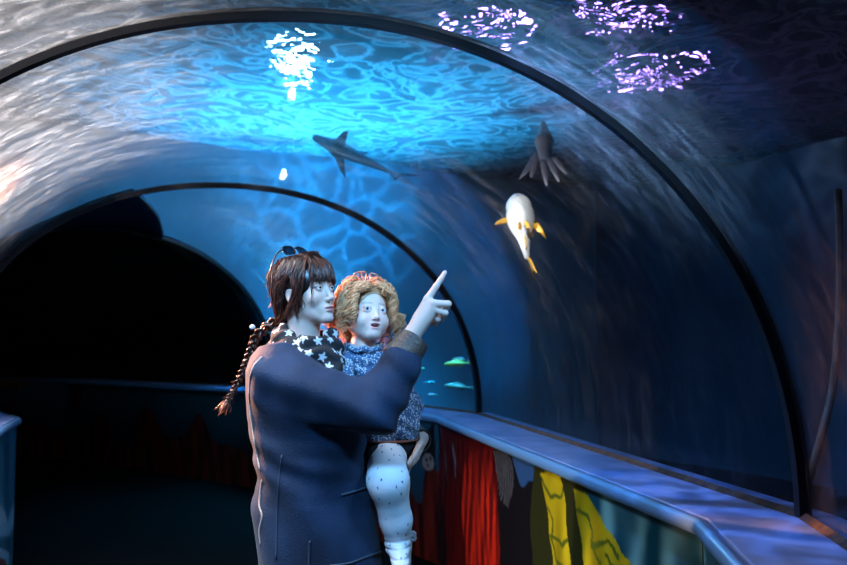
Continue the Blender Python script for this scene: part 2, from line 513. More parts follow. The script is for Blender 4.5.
def paint_b(S, Z):
    k = 1
    S0, Z0 = S, Z
    S = S + .005 * wav(S, Z, (20, 26), 77); Z = Z + .004 * wav(S0, Z, (40, 20), 78)
    q = lambda pts: [panel_sz(k, *p) for p in pts]
    C = np.zeros(S.shape + (3,)); C[:] = (0.010, 0.008, 0.010)
    def put(mask, col): C[mask] = col
    # turquoise water with reflection streaks painted in as pale folds
    tq = in_poly(S, Z, q([(556, 455), (712, 500), (760, 640), (560, 640)]))
    w = 0.5 + 0.5 * np.sin(26 * S + 5.0 * Z + 0.9 * np.sin(5 * Z + 7 * S))
    w2 = np.clip(0.5 + 0.5 * wav(S, Z, (22, 2.0), 3), 0, 1)
    mixv = (np.clip(w * 0.75 + w2 * 0.5 - 0.2, 0, 1) ** 1.6)[..., None]
    tcol = np.array((0.006, 0.075, 0.11)) * (1 - mixv) + np.array((0.26, 0.56, 0.54)) * mixv
    C[tq] = tcol[tq]
    put(in_poly(S, Z, q([(511, 450), (534, 461), (535, 476), (523, 489), (517, 476)])), (0.035, 0.10, 0.26))
    # olive body behind the two yellow coils
    put(in_poly(S, Z, q([(534, 462), (560, 466), (585, 488), (600, 560), (610, 640), (538, 640), (530, 520)])), (0.035, 0.035, 0.008))
    ye = [in_poly(S, Z, q([(540, 474), (548, 471), (561, 476), (565, 500), (567, 531), (571, 565), (578, 640), (566, 640), (553, 565), (547, 507)])),
          in_poly(S, Z, q([(574, 489), (580, 490), (589, 498), (604, 523), (620, 549), (631, 565), (680, 640), (598, 640), (584, 565), (578, 520)]))]
    vein = np.full(S.shape, 9.0)
    for ln in ([(541, 478), (546, 488), (551, 497), (561, 496), (563, 489)], [(548, 508), (553, 520), (552, 536), (562, 544), (570, 540)], [(551, 536), (556, 560), (570, 575)],
               [(577, 510), (588, 516), (593, 534), (592, 548), (606, 540), (618, 556)], [(593, 545), (600, 565), (596, 590)], [(606, 556), (612, 566), (622, 568), (640, 600)],
               [(580, 560), (590, 590), (600, 620)]):
        vein = np.minimum(vein, dist_line(S, Z, q(ln)))
    ym = ye[0] | ye[1]
    shade = np.clip(0.75 + 0.22 * wav(S, Z, (18, 3), 9), 0.45, 1.1)[..., None]
    C[ym] = (np.array((0.80, 0.56, 0.012)) * shade)[ym]
    put(ym & (vein < 0.0085), (0.10, 0.13, 0.012))
    # red sea fan
    red = in_poly(S, Z, q([(436, 424), (446, 417), (462, 420), (480, 430), (492, 440), (497, 470), (499, 520), (502, 640), (448, 640), (446, 520), (436, 470)]))
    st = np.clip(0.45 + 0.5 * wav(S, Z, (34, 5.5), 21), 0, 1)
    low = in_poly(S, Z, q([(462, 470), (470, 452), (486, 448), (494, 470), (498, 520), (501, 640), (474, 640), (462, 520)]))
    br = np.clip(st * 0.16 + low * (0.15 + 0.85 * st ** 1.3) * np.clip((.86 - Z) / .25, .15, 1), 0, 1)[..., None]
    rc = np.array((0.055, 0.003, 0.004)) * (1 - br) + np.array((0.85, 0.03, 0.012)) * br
    C[red] = rc[red]
    pale = np.full(S.shape, 9.0)
    for ln in ([(440, 426), (444, 444), (446, 462), (447, 480)], [(453, 446), (455, 462), (455.5, 476)]):
        pale = np.minimum(pale, dist_line(S, Z, q(ln)))
    put(pale < 0.009 + 0.006 * wav(S, Z, (10, 22), 5), (0.20, 0.21, 0.28))
    # striped fish
    c0 = panel_sz(k, 500, 470)
    zb = in_poly(S, Z, q([(492, 440), (504, 446), (512, 462), (514, 490), (508, 508), (500, 500)]))
    rr = np.hypot((S - c0[0] - 0.12), (Z - c0[1]) * 0.9)
    put(zb & (np.sin(rr * 210) > 0.35), (0.16, 0.15, 0.16))
    return C

def paint_c(S, Z):
    k = 2
    q = lambda pts: [panel_sz(k, *p) for p in pts]
    C = np.zeros(S.shape + (3,))
    u = np.clip((Z - 0.1) / 0.8, 0, 1)[..., None]
    C[:] = np.array((0.02, 0.10, 0.16)) * u + np.array((0.012, 0.02, 0.03)) * (1 - u)
    n1 = wav(S, Z, (9, 3), 5); n2 = wav(S, Z, (30, 5), 6)
    rm = (Z < 0.60 + 0.16 * n1 - 0.10 * (S > 1.2))
    st = np.clip(0.4 + 0.4 * n2, 0, 1)[..., None]
    rc = np.array((0.03, 0.004, 0.004)) * (1 - st) + np.array((0.20, 0.018, 0.012)) * st
    C[rm] = rc[rm]
    # dark heron-like fish with a pale face
    C[in_poly(S, Z, q([(424, 436), (434, 420), (436, 470), (424, 470), (421, 455)]))] = (0.012, 0.010, 0.014)
    a = q([(428, 462)])[0]
    fm = np.hypot((S - a[0]) / 1.3, Z - a[1]) < 0.055
    C[fm] = (0.30, 0.22, 0.20)
    for e in ((426.5, 459.5), (430.5, 458.5), (428, 465)):
        b = q([e])[0]
        C[np.hypot((S - b[0]) / 1.2, Z - b[1]) < 0.013] = (0.01, 0.01, 0.01)
    return C
def paint_de(S, Z):
    C = np.zeros(S.shape + (3,))
    u = np.clip((Z - 0.15) / 0.75, 0, 1)[..., None]
    C[:] = np.array((0.035, 0.15, 0.20)) * u + np.array((0.008, 0.006, 0.006)) * (1 - u)
    n1 = wav(S, Z, (4, 3), 15); n2 = wav(S, Z, (20, 5), 16)
    rm = (Z < 0.42 + 0.2 * n1)
    st = np.clip(0.4 + 0.4 * n2, 0, 1)[..., None]
    rc = np.array((0.04, 0.006, 0.006)) * (1 - st) + np.array((0.30, 0.03, 0.02)) * st
    C[rm] = rc[rm]
    return C
def paint_a(S, Z):
    C = np.zeros(S.shape + (3,))
    m = np.clip(0.5 + 0.5 * wav(S, Z, (14, 2), 31), 0, 1)[..., None]
    C[:] = np.array((0.01, 0.05, 0.10)) * (1 - m) + np.array((0.03, 0.16, 0.26)) * m
    return C
def paint_left(S, Z):
    C = np.zeros(S.shape + (3,))
    m = np.clip(0.5 + 0.5 * wav(S, Z, (9, 3), 41), 0, 1)[..., None]
    C[:] = np.array((0.02, 0.09, 0.15)) * (1 - m) + np.array((0.05, 0.20, 0.30)) * m
    q = lambda pts: [panel_sz(1, *p, side='inner') for p in pts]
    for pl in ([(-2, 500), (5, 512), (8, 522), (11, 508), (14, 502), (14, 522), (10, 536), (-2, 536)], [(-2, 548), (9, 552), (9, 566), (-2, 570)]):
        C[in_poly(S, Z, q(pl))] = (0.35, 0.50, 0.62)
    C[in_poly(S, Z, q([(-4, 556), (6, 560), (10, 640), (-4, 640)]))] = (0.25, 0.02, 0.02)
    return C

MURAL_INK = 0.75
M_MURAL = pbr('mural_print', (0.1, 0.1, 0.1), 0.32, attr='Col', spec=0.35)
def panel(k, paint, label, res, side='outer'):
    a, b = panel_ends(k, side)
    dv = (b - a).normalized(); ln = (b - a).length
    n = Vector((-dv.y, dv.x, 0)) * (1 if side == 'outer' else -1)       # towards the walkway
    gap = 0.004
    ns = int(ln / res); nz = int(0.895 / res)
    s = np.linspace(gap, ln - gap, ns + 1); z = np.linspace(0.004, 0.898, nz + 1)
    S, Z = np.meshgrid(s, z, indexing='ij')
    C = paint(S, Z)
    th = 0.018
    def pos(S, Z, off):
        return np.stack([a.x + dv.x * S + n.x * off, a.y + dv.y * S + n.y * off, Z], -1).reshape(-1, 3)
    front = pos(S, Z, 0.0)
    idx = np.arange((ns + 1) * (nz + 1)).reshape(ns + 1, nz + 1)
    F = np.stack([idx[:-1, :-1], idx[1:, :-1], idx[1:, 1:], idx[:-1, 1:]], -1).reshape(-1, 4)
    # back and edges
    m0 = len(front)
    cs = [(s[0], z[0], 0), (s[-1], z[0], 0), (s[-1], z[-1], 0), (s[0], z[-1], 0), (s[0], z[0], 1), (s[-1], z[0], 1), (s[-1], z[-1], 1), (s[0], z[-1], 1)]
    bk = np.array([[a.x + dv.x * ss - n.x * th * o, a.y + dv.y * ss - n.y * th * o, zz] for ss, zz, o in cs])
    F2 = np.array([(7, 6, 5, 4), (0, 4, 5, 1), (1, 5, 6, 2), (2, 6, 7, 3), (3, 7, 4, 0)]) + m0
    o = mesh_from('mural_panel', np.concatenate([front, bk]), np.concatenate([F, F2]), M_MURAL, None, False)
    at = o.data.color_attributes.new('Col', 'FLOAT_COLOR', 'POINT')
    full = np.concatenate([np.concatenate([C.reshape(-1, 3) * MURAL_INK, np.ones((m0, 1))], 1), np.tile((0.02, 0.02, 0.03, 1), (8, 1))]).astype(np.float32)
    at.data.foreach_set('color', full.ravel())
    return tag(o, label, 'mural', 'printed mural panels along the tunnel')
panel(0, paint_a, 'plain deep blue printed panel under the ledge corner nearest the camera', 0.03)
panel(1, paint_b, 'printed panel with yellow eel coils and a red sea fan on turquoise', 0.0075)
panel(2, paint_c, 'printed panel with red coral and a pale fish face, behind the child\'s legs', 0.011)
panel(3, paint_de, 'dim teal and dark red printed panel in the dark behind the woman\'s back', 0.03)
panel(4, paint_de, 'almost black printed panel under the faint orange lettering, deep in the tunnel', 0.04)
panel(1, paint_left, 'pale blue printed panel on the short parapet opposite the woman', 0.012, 'inner')

# faint orange lettering far down the tunnel
def far_sign():
    a, b = panel_ends(4)
    dv = (b - a).normalized(); n = Vector((-dv.y, dv.x, 0))
    cu = bpy.data.curves.new('sign_lettering', 'FONT')
    cu.body = 'deep'; cu.size = 0.2; cu.extrude = 0.004; cu.align_x = 'LEFT'
    o = bpy.data.objects.new('sign_lettering', cu)
    # readable from the walkway: letters run along -dv as seen from inside
    zc = Vector((0, 0, 1))
    q = panel_sz(4, 1, 387)
    p = a + dv * q[0] + n * 0.008
    x_img = (P(20, 387, 1) - P(1, 387, 1))
    x = dv if x_img.dot(dv) > 0 else -dv
    nn = x.cross(zc)
    o.matrix_world = Matrix(((x.x, zc.x, nn.x, p.x), (x.y, zc.y, nn.y, p.y), (x.z, zc.z, nn.z, q[1]), (0, 0, 0, 1)))
    COL.objects.link(o)
    dg = bpy.context.evaluated_depsgraph_get()
    me = bpy.data.meshes.new_from_object(o.evaluated_get(dg))
    mw = o.matrix_world.copy()
    bpy.data.objects.remove(o)
    me.materials.clear()
    s = link_mesh('sign_lettering', me, pbr('orange_paint', (0.5, 0.17, 0.04), 0.6))
    s.matrix_world = mw
    s.location = s.location + n * 0.03
    tag(s, 'faint orange lettering low on the black wall deep in the tunnel', 'sign')
far_sign()
# ------------------------------------------------------------------ a small implicit-surface modeller (distance fields meshed by surface nets)
def A3(p): return np.array((p[0], p[1], p[2]), dtype=np.float64)
class Cone:
    def __init__(s, a, b, ra, rb): s.a, s.b, s.ra, s.rb = A3(a), A3(b), ra, rb
    def box(s):
        r = max(s.ra, s.rb); return np.minimum(s.a, s.b) - r, np.maximum(s.a, s.b) + r
    def __call__(s, X, Y, Z):
        v = s.b - s.a; L2 = max(v @ v, 1e-12)
        dx, dy, dz = X - s.a[0], Y - s.a[1], Z - s.a[2]
        t = np.clip((dx * v[0] + dy * v[1] + dz * v[2]) / L2, 0, 1)
        return np.sqrt((dx - t * v[0]) ** 2 + (dy - t * v[1]) ** 2 + (dz - t * v[2]) ** 2) - (s.ra + t * (s.rb - s.ra))
class Ell:
    def __init__(s, c, r, ax=None):
        s.c, s.r = A3(c), A3(r); s.ax = np.eye(3) if ax is None else np.array([A3(q) for q in ax])
    def box(s):
        e = np.sqrt(((s.ax * s.r[:, None]) ** 2).sum(0)); return s.c - e, s.c + e
    def __call__(s, X, Y, Z):
        dx, dy, dz = X - s.c[0], Y - s.c[1], Z - s.c[2]
        k0 = 0; k1 = 0
        for i in range(3):
            q = dx * s.ax[i, 0] + dy * s.ax[i, 1] + dz * s.ax[i, 2]
            k0 = k0 + (q / s.r[i]) ** 2; k1 = k1 + (q / s.r[i] ** 2) ** 2
        k0 = np.sqrt(k0); k1 = np.sqrt(k1)
        return k0 * (k0 - 1) / np.maximum(k1, 1e-6)
class Loft:
    """elliptic sections stacked in z: rows of (centre, half width along e1, half width along e2)"""
    def __init__(s, rows, e1, e2):
        rows = sorted(rows, key=lambda q: q[0][2])
        s.z = np.array([q[0][2] for q in rows]); s.cx = np.array([q[0][0] for q in rows]); s.cy = np.array([q[0][1] for q in rows])
        s.ra = np.array([q[1] for q in rows]); s.rb = np.array([q[2] for q in rows]); s.e1, s.e2 = A3(e1), A3(e2)
    def box(s):
        m = max(s.ra.max(), s.rb.max())
        return np.array((s.cx.min() - m, s.cy.min() - m, s.z[0])), np.array((s.cx.max() + m, s.cy.max() + m, s.z[-1]))
    def __call__(s, X, Y, Z):
        z1 = Z.ravel()
        f = lambda v: np.interp(z1, s.z, v).reshape(Z.shape)
        dx, dy = X - f(s.cx), Y - f(s.cy)
        ra, rb = f(s.ra), f(s.rb)
        p = (dx * s.e1[0] + dy * s.e1[1]); q = (dx * s.e2[0] + dy * s.e2[1])
        k0 = np.sqrt((p / ra) ** 2 + (q / rb) ** 2); k1 = np.sqrt((p / ra ** 2) ** 2 + (q / rb ** 2) ** 2)
        d = k0 * (k0 - 1) / np.maximum(k1, 1e-6)
        return np.maximum(d, np.maximum(Z - s.z[-1], s.z[0] - Z))
class Field:
    def __init__(s, lo, hi, res):
        s.lo = A3(lo); s.res = res
        s.n = np.ceil((A3(hi) - s.lo) / res).astype(int) + 1
        s.g = np.full(s.n, 0.25, np.float32)
        s.ax = [s.lo[i] + res * np.arange(s.n[i]) for i in range(3)]
    def _sl(s, lo, hi):
        i0 = np.clip(np.floor((lo - s.lo) / s.res).astype(int), 0, s.n); i1 = np.clip(np.ceil((hi - s.lo) / s.res).astype(int) + 1, 0, s.n)
        return tuple(slice(a, b) for a, b in zip(i0, i1))
    def _co(s, sl): return s.ax[0][sl[0]][:, None, None], s.ax[1][sl[1]][None, :, None], s.ax[2][sl[2]][None, None, :]
    def add(s, pr, k=0.01, grow=0.0):
        lo, hi = pr.box(); m = k + grow + 4 * s.res + 0.012
        sl = s._sl(lo - m, hi + m)
        if min(q.stop - q.start for q in sl) <= 0: return s
        b = pr(*s._co(sl)) - grow
        a = s.g[sl]
        if k <= 0: s.g[sl] = np.minimum(a, b)
        else:
            h = np.clip(0.5 + 0.5 * (a - b) / k, 0, 1)
            s.g[sl] = a * (1 - h) + b * h - k * h * (1 - h)
        return s
    def cut(s, pr, k=0.0, grow=0.0):
        lo, hi = pr.box(); m = k + grow + 4 * s.res
        sl = s._sl(lo - m, hi + m)
        if min(q.stop - q.start for q in sl) <= 0: return s
        b = -(pr(*s._co(sl)) - grow)
        a = s.g[sl]
        if k <= 0: s.g[sl] = np.maximum(a, b)
        else:
            h = np.clip(0.5 - 0.5 * (a - b) / k, 0, 1)
            s.g[sl] = a * (1 - h) + b * h + k * h * (1 - h)
        return s
    def cut_field(s, prims, gap):
        f = Field(s.lo, s.lo + (s.n - 1) * s.res, s.res)
        f.n = s.n; f.g = np.full(s.n, 0.25, np.float32); f.ax = s.ax
        for pr, k in prims: f.add(pr, k)
        s.g = np.maximum(s.g, -(f.g - gap))
        return s
    def half(s, point, normal):
        """keep the side the normal points away from"""
        p, n = A3(point), A3(normal)
        X, Y, Z = s._co((slice(None),) * 3)
        s.g = np.maximum(s.g, ((X - p[0]) * n[0] + (Y - p[1]) * n[1] + (Z - p[2]) * n[2]).astype(np.float32))
        return s
    def warp(s, fn):
        X, Y, Z = s._co((slice(None),) * 3)
        s.g = s.g + np.where(np.abs(s.g) < 0.05, fn(X, Y, Z), 0).astype(np.float32)
        return s
    def mesh(s):
        g = s.g.copy()
        g[0] = g[-1] = 1; g[:, 0] = g[:, -1] = 1; g[:, :, 0] = g[:, :, -1] = 1
        ins = g < 0
        c = np.zeros(np.array(g.shape) - 1, np.int8)
        for dx in (0, 1):
            for dy in (0, 1):
                for dz in (0, 1):
                    c += ins[dx:dx + c.shape[0], dy:dy + c.shape[1], dz:dz + c.shape[2]]
        act = (c > 0) & (c < 8)
        I = np.argwhere(act)
        vid = np.full(act.shape, -1, np.int32); vid[act] = np.arange(len(I))
        acc = np.zeros((len(I), 3)); cnt = np.zeros(len(I))
        for ax in range(3):
            o1, o2 = [q for q in range(3) if q != ax]
            for a in (0, 1):
                for b in (0, 1):
                    p0 = I.copy(); p0[:, o1] += a; p0[:, o2] += b
                    p1 = p0.copy(); p1[:, ax] += 1
                    v0 = g[p0[:, 0], p0[:, 1], p0[:, 2]]; v1 = g[p1[:, 0], p1[:, 1], p1[:, 2]]
                    cr = (v0 < 0) != (v1 < 0)
                    t = np.where(cr, v0 / np.where(cr, v0 - v1, 1), 0)
                    q = p0.astype(float); q[:, ax] += t
                    acc[cr] += q[cr]; cnt[cr] += 1
        V = acc / cnt[:, None] * s.res + s.lo
        Q = []
        for ax in range(3):
            o1, o2 = [(1, 2), (2, 0), (0, 1)][ax]
            sl0 = [slice(None)] * 3; sl1 = [slice(None)] * 3
            sl0[ax] = slice(0, -1); sl1[ax] = slice(1, None)
            cr = ins[tuple(sl0)] != ins[tuple(sl1)]
            E = np.argwhere(cr)
            E = E[(E[:, o1] > 0) & (E[:, o2] > 0)]
            lowin = ins[E[:, 0], E[:, 1], E[:, 2]]
            def cell(d1, d2):
                q = E.copy(); q[:, o1] += d1; q[:, o2] += d2
                return vid[q[:, 0], q[:, 1], q[:, 2]]
            quad = np.stack([cell(-1, -1), cell(0, -1), cell(0, 0), cell(-1, 0)], 1)
            quad = np.where(lowin[:, None], quad, quad[:, ::-1])
            Q.append(quad)
        F = np.concatenate(Q)
        F = F[(F >= 0).all(1)]
        return V, F

def biggest(V, F):
    return V, F
def to_world(V, M):
    M = np.array(M)
    return V @ M[:3, :3].T + M[:3, 3]
def set_col(o, C, name='Col'):
    at = o.data.color_attributes.new(name, 'FLOAT_COLOR', 'POINT')
    C = np.asarray(C, np.float32)
    if C.shape[1] == 3: C = np.concatenate([C, np.ones((len(C), 1), np.float32)], 1)
    at.data.foreach_set('color', C.ravel())
def verts_of(o):
    a = np.empty(len(o.data.vertices) * 3, np.float32); o.data.vertices.foreach_get('co', a); return a.reshape(-1, 3)
def normals_of(o):
    a = np.empty(len(o.data.vertices) * 3, np.float32); o.data.vertices.foreach_get('normal', a); return a.reshape(-1, 3)
def frame_at(c, yaw, pitch=0.0, roll=0.0):
    """head frame: x = own right, y = facing, z = up; yaw 0 looks at the photographer, 90 looks along camera right"""
    f = RIGHT * math.sin(R(yaw)) - FH * math.cos(R(yaw)); up = Vector((0, 0, 1)); r = f.cross(up)
    q = Quaternion(r, R(pitch)); f = q @ f; up = q @ up
    q = Quaternion(f, R(roll)); r = q @ r; up = q @ up
    return Matrix(((r.x, f.x, up.x, c.x), (r.y, f.y, up.y, c.y), (r.z, f.z, up.z, c.z), (0, 0, 0, 1)))

def eyeball(parent, M, pos, rad, gaze, iris_col):
    """sphere around the gaze axis; white, iris and pupil by ring"""
    V = []; F = []; mats = []
    nr, ns = 14, 16
    g = Vector(gaze).normalized(); a = g.orthogonal().normalized(); b = g.cross(a)
    rings = [0.0, 0.12, 0.22, 0.24, 0.36, 0.48, 0.52] + [0.52 + (math.pi - 0.52) * q / 8 for q in range(1, 9)]
    for th in rings:
        for k in range(ns):
            ph = 2 * math.pi * k / ns
            V.append(tuple(Vector(pos) + (g * math.cos(th) + (a * math.cos(ph) + b * math.sin(ph)) * math.sin(th)) * rad))
    for i in range(len(rings) - 1):
        for k in range(ns):
            k2 = (k + 1) % ns
            F.append((i * ns + k, i * ns + k2, (i + 1) * ns + k2, (i + 1) * ns + k)); mats.append(2 if rings[i + 1] <= 0.24 else (1 if rings[i + 1] <= 0.5 else 0))
    V = to_world(np.array(V), M)
    o = mesh_from('eye', V, F, [M_SCLERA, iris_col, M_PUPIL], parent, True)
    for p, m in zip(o.data.polygons, mats): p.material_index = m
    return o
M_SCLERA = pbr('eye_white', (0.75, 0.74, 0.72), 0.15)
M_PUPIL = pbr('pupil', (0.005, 0.005, 0.006), 0.1)
M_IRIS_B = pbr('iris_brown', (0.05, 0.035, 0.02), 0.15)
M_IRIS_G = pbr('iris_grey', (0.07, 0.10, 0.14), 0.15)

def head_prims(child=False):
    """list of ('add'|'cut', prim, k) in head space, metres; eyes level with z = 0"""
    L = []
    a = lambda p, k=0.012: L.append(('add', p, k)); c = lambda p, k=0.006: L.append(('cut', p, k))
    if not child:
        a(Ell((0, -0.014, 0.030), (0.074, 0.094, 0.086)))
        a(Ell((0, 0.026, -0.030), (0.058, 0.062, 0.082)), 0.02)
        for s in (-1, 1):
            a(Cone((s * 0.049, 0.0, -0.048), (s * 0.011, 0.068, -0.098), 0.021, 0.016), 0.02)
            a(Ell((s * 0.038, 0.058, -0.030), (0.026, 0.024, 0.024)), 0.02)
            a(Cone((s * 0.012, 0.081, 0.020), (s * 0.044, 0.068, 0.018), 0.010, 0.009), 0.012)
        a(Ell((0, 0.077, -0.101), (0.020, 0.016, 0.014)), 0.014)
        a(Ell((0, 0.074, -0.070), (0.030, 0.018, 0.024)), 0.014)
        for s in (-1, 1): c(Ell((s * 0.032, 0.098, 0.000), (0.019, 0.022, 0.012)), 0.010)
        a(Cone((0, 0.083, 0.010), (0, 0.1015, -0.034), 0.0072, 0.0082), 0.012)
        a(Ell((0, 0.1045, -0.0375), (0.0085, 0.0085, 0.0080)), 0.008)
        for s in (-1, 1):
            a(Ell((s * 0.0098, 0.0955, -0.0415), (0.0060, 0.009, 0.0060)), 0.005)
            c(Ell((s * 0.0055, 0.101, -0.0465), (0.0028, 0.005, 0.003)), 0.002)
        a(Ell((0, 0.0915, -0.066), (0.021, 0.0085, 0.0055)), 0.004)
        a(Ell((0, 0.0905, -0.0775), (0.018, 0.0095, 0.0065)), 0.004)
        c(Ell((0, 0.101, -0.0715), (0.022, 0.007, 0.0014)), 0.003)
        for s in (-1, 1):
            a(Ell((s * 0.031, 0.0775, 0.0), (0.0142, 0.0138, 0.0135)), 0.005)
            c(Ell((s * 0.032, 0.094, -0.0012), (0.0125, 0.014, 0.0042)), 0.002)
            e = math.radians(18)
            a(Ell((s * 0.0755, -0.008, -0.012), (0.0075, 0.019, 0.031), [(1, 0, 0), (0, math.cos(e), math.sin(e)), (0, -math.sin(e), math.cos(e))]), 0.004)
            c(Ell((s * 0.0835, -0.006, -0.008), (0.0065, 0.011, 0.019)), 0.004)
        a(Cone((0, -0.020, -0.055), (0, -0.048, -0.215), 0.054, 0.058), 0.02)
    else:
        a(Ell((0, -0.010, 0.032), (0.068, 0.080, 0.072)))
        a(Ell((0, 0.022, -0.020), (0.054, 0.055, 0.066)), 0.02)
        for s in (-1, 1):
            a(Ell((s * 0.030, 0.048, -0.034), (0.026, 0.024, 0.026)), 0.018)
            a(Cone((s * 0.040, 0.0, -0.045), (s * 0.012, 0.055, -0.076), 0.022, 0.016), 0.02)
        a(Ell((0, 0.060, -0.076), (0.017, 0.014, 0.011)), 0.012)
        a(Ell((0, 0.062, -0.052), (0.025, 0.015, 0.020)), 0.012)
        for s in (-1, 1): c(Ell((s * 0.027, 0.086, 0.000), (0.017, 0.020, 0.0105)), 0.009)
        a(Cone((0, 0.069, 0.000), (0, 0.083, -0.024), 0.0055, 0.0075), 0.010)
        a(Ell((0, 0.085, -0.027), (0.0085, 0.0085, 0.0075)), 0.005)
        for s in (-1, 1):
            a(Ell((s * 0.008, 0.077, -0.030), (0.006, 0.008, 0.006)), 0.004)
            c(Ell((s * 0.0045, 0.084, -0.0345), (0.0025, 0.004, 0.0022)), 0.002)
        a(Ell((0, 0.0755, -0.045), (0.017, 0.007, 0.0042)), 0.003)
        a(Ell((0, 0.0735, -0.060), (0.015, 0.0075, 0.0048)), 0.003)
        c(Ell((0, 0.083, -0.0515), (0.0155, 0.018, 0.0052)), 0.002)
        for s in (-1, 1):
            a(Ell((s * 0.0265, 0.0655, 0.0), (0.0135, 0.0132, 0.0130)), 0.005)
            c(Ell((s * 0.0272, 0.081, -0.0005), (0.0118, 0.013, 0.0056)), 0.002)
            a(Ell((s * 0.068, -0.008, -0.012), (0.007, 0.016, 0.025)), 0.004)
        a(Cone((0, -0.015, -0.045), (0, -0.030, -0.150), 0.038, 0.042), 0.018)
    return L
def head_mesh(child=False, res=0.0019):
    f = Field((-0.11, -0.14, -0.235), (0.11, 0.14, 0.14), res)
    for op, p, k in head_prims(child):
        (f.add if op == 'add' else f.cut)(p, k)
    f.half((0, 0, -0.19 if not child else -0.135), (0, 0, -1))
    return f.mesh()
def face_colour(V, child, skin, lip, brow):
    x, y, z = np.abs(V[:, 0]), V[:, 1], V[:, 2]
    C = np.tile(np.array(skin), (len(V), 1))
    def mix(w, c):
        nonlocal C
        C = C * (1 - w[:, None]) + np.array(c) * w[:, None]
    k = 0.80 if child else 1.0
    mix(0.30 * np.exp(-(((x - 0.040 * k) / 0.018) ** 2 + ((z + 0.036 * k) / 0.018) ** 2)) * (y > 0.02), (skin[0], skin[1] * 0.62, skin[2] * 0.6))
    lz = -0.0715 if not child else -0.052
    hw = 0.0235 if not child else 0.018
    hh = 0.0115 if not child else 0.0125
    lipm = np.clip(1.6 - 1.6 * np.sqrt((x / hw) ** 2 + ((z - lz) / hh) ** 2), 0, 1) * (y > (0.083 if not child else 0.058))
    mix(np.clip(lipm * 2, 0, 1), lip)
    if child:
        mix(((y < 0.0715) & (y > 0.045) & (np.abs(z - lz) < 0.0055) & (x < 0.0145)).astype(float), (0.10, 0.02, 0.02))
    bz = 0.0225 + 0.10 * (x - 0.012) - 2.9 * np.clip(x - 0.03, 0, 1) ** 1.6 if not child else 0.020 + 0.08 * (x - 0.01) - 2.5 * np.clip(x - 0.026, 0, 1) ** 1.6
    bw = (np.abs(z - bz) < (0.0036 if not child else 0.0026)) & (x > 0.013 * k) & (x < 0.052 * k) & (y > 0.035)
    mix(bw * (0.85 if not child else 0.45), brow)
    ex, ey = (0.0315, 0.0) if not child else (0.0268, 0.0)
    rr = np.sqrt(((x - ex) / (0.0150 if not child else 0.0135)) ** 2 + ((z - ey) / (0.0072 if not child else 0.0075)) ** 2)
    mix(np.clip(1 - np.abs(rr - 0.95) / 0.28, 0, 1) * (y > 0.05) * np.where(z > -0.001, 0.9, 0.35) * (0.6 if child else 1), (0.03, 0.018, 0.014))
    return C
# ------------------------------------------------------------------ shared shapes of the two figures (the child's outline is also what her coat and arm give way to)
UP = Vector((0, 0, 1))
def fdir(yaw): return RIGHT * math.sin(R(yaw)) - FH * math.cos(R(yaw))
def rdir(yaw): return fdir(yaw).cross(UP)
SKIN = (0.72, 0.50, 0.41)
def skin_mat(name, sss=0.15):
    return pbr(name, SKIN, 0.48, attr='Col', sss=sss, spec=0.4)
M_SKIN_W = skin_mat('skin_woman'); M_SKIN_C = skin_mat('skin_child')

WD = 2.60                                     # the woman's distance
HEAD_M = frame_at(P(306.5, 292, WD), 57, 8, 2) @ Matrix.Scale(.93, 4)
CH_M = frame_at(P(366.5, 313.5, 2.67), 27, 8, -5)
BY = 64                                       # which way her trunk faces
F_W, R_W = fdir(BY), rdir(BY)

# ---- the child's outline
CD = 2.66
CF, CR = fdir(20), rdir(20)
c_pelvis = P(386, 445, 2.68); c_neck = P(370, 349, 2.67)
c_hip_r, c_knee_r, c_ank_r, c_toe_r = P(386, 452, 2.64), P(388, 481, 2.505), P(398, 545, 2.57), P(401, 566, 2.47)
c_hip_l, c_knee_l, c_ank_l, c_toe_l = P(398, 452, 2.74), P(388, 482, 2.93), P(401, 545, 2.99), P(404, 562, 2.93)
c_shr, c_elr, c_wrr = P(352, 362, 2.645), P(337, 367, 2.575), P(352, 388, 2.575)
c_shl, c_ell, c_wrl = P(392, 366, 2.71), P(411, 405, 2.72), P(408, 430, 2.655)
C_JACKET = [(Loft([(P(389, 440, CD), .098, .082), (P(388, 425, CD), .102, .086), (P(384, 400, CD), .088, .078), (P(377, 375, CD), .085, .072), (P(371, 358, CD), .066, .058), (P(369, 350, CD), .046, .044)], CR, CF), 0.0),
            (Cone(c_shr, c_elr, .042, .036), .03), (Cone(c_elr, c_wrr, .036, .030), .015),
            (Cone(c_shl, c_ell, .044, .040), .03), (Cone(c_ell, c_wrl, .040, .036), .015)]
C_SKIRT = [(Loft([(P(386, 456, 2.68), .088, .092), (P(387, 446, 2.68), .094, .096), (P(388, 430, 2.67), .088, .080)], CR, CF), 0.0),
           (Cone(c_hip_r, P(384, 462, 2.60), .062, .066), .02), (Cone(c_hip_l, P(392, 460, 2.79), .062, .064), .02)]
C_LEGS = [(Ell(c_pelvis, (.085, .085, .07)), 0.0),
          (Cone(c_hip_r, c_knee_r, .066, .060), .02), (Cone(c_knee_r, P(396, 520, 2.545), .059, .048), .03), (Cone(P(396, 520, 2.545), c_ank_r, .048, .038), .02),
          (Cone(c_ank_r, c_toe_r, .036, .026), .02),
          (Cone(c_hip_l, c_knee_l, .064, .055), .02), (Cone(c_knee_l, c_ank_l, .054, .037), .02), (Cone(c_ank_l, c_toe_l, .036, .026), .02)]
C_HEADISH = [(Ell(CH_M @ Vector((0, -0.01, 0.0)), (.105, .105, .125)), 0.0), (Ell(CH_M @ Vector((0, -0.03, -0.09)), (.10, .085, .06)), 0.0)]
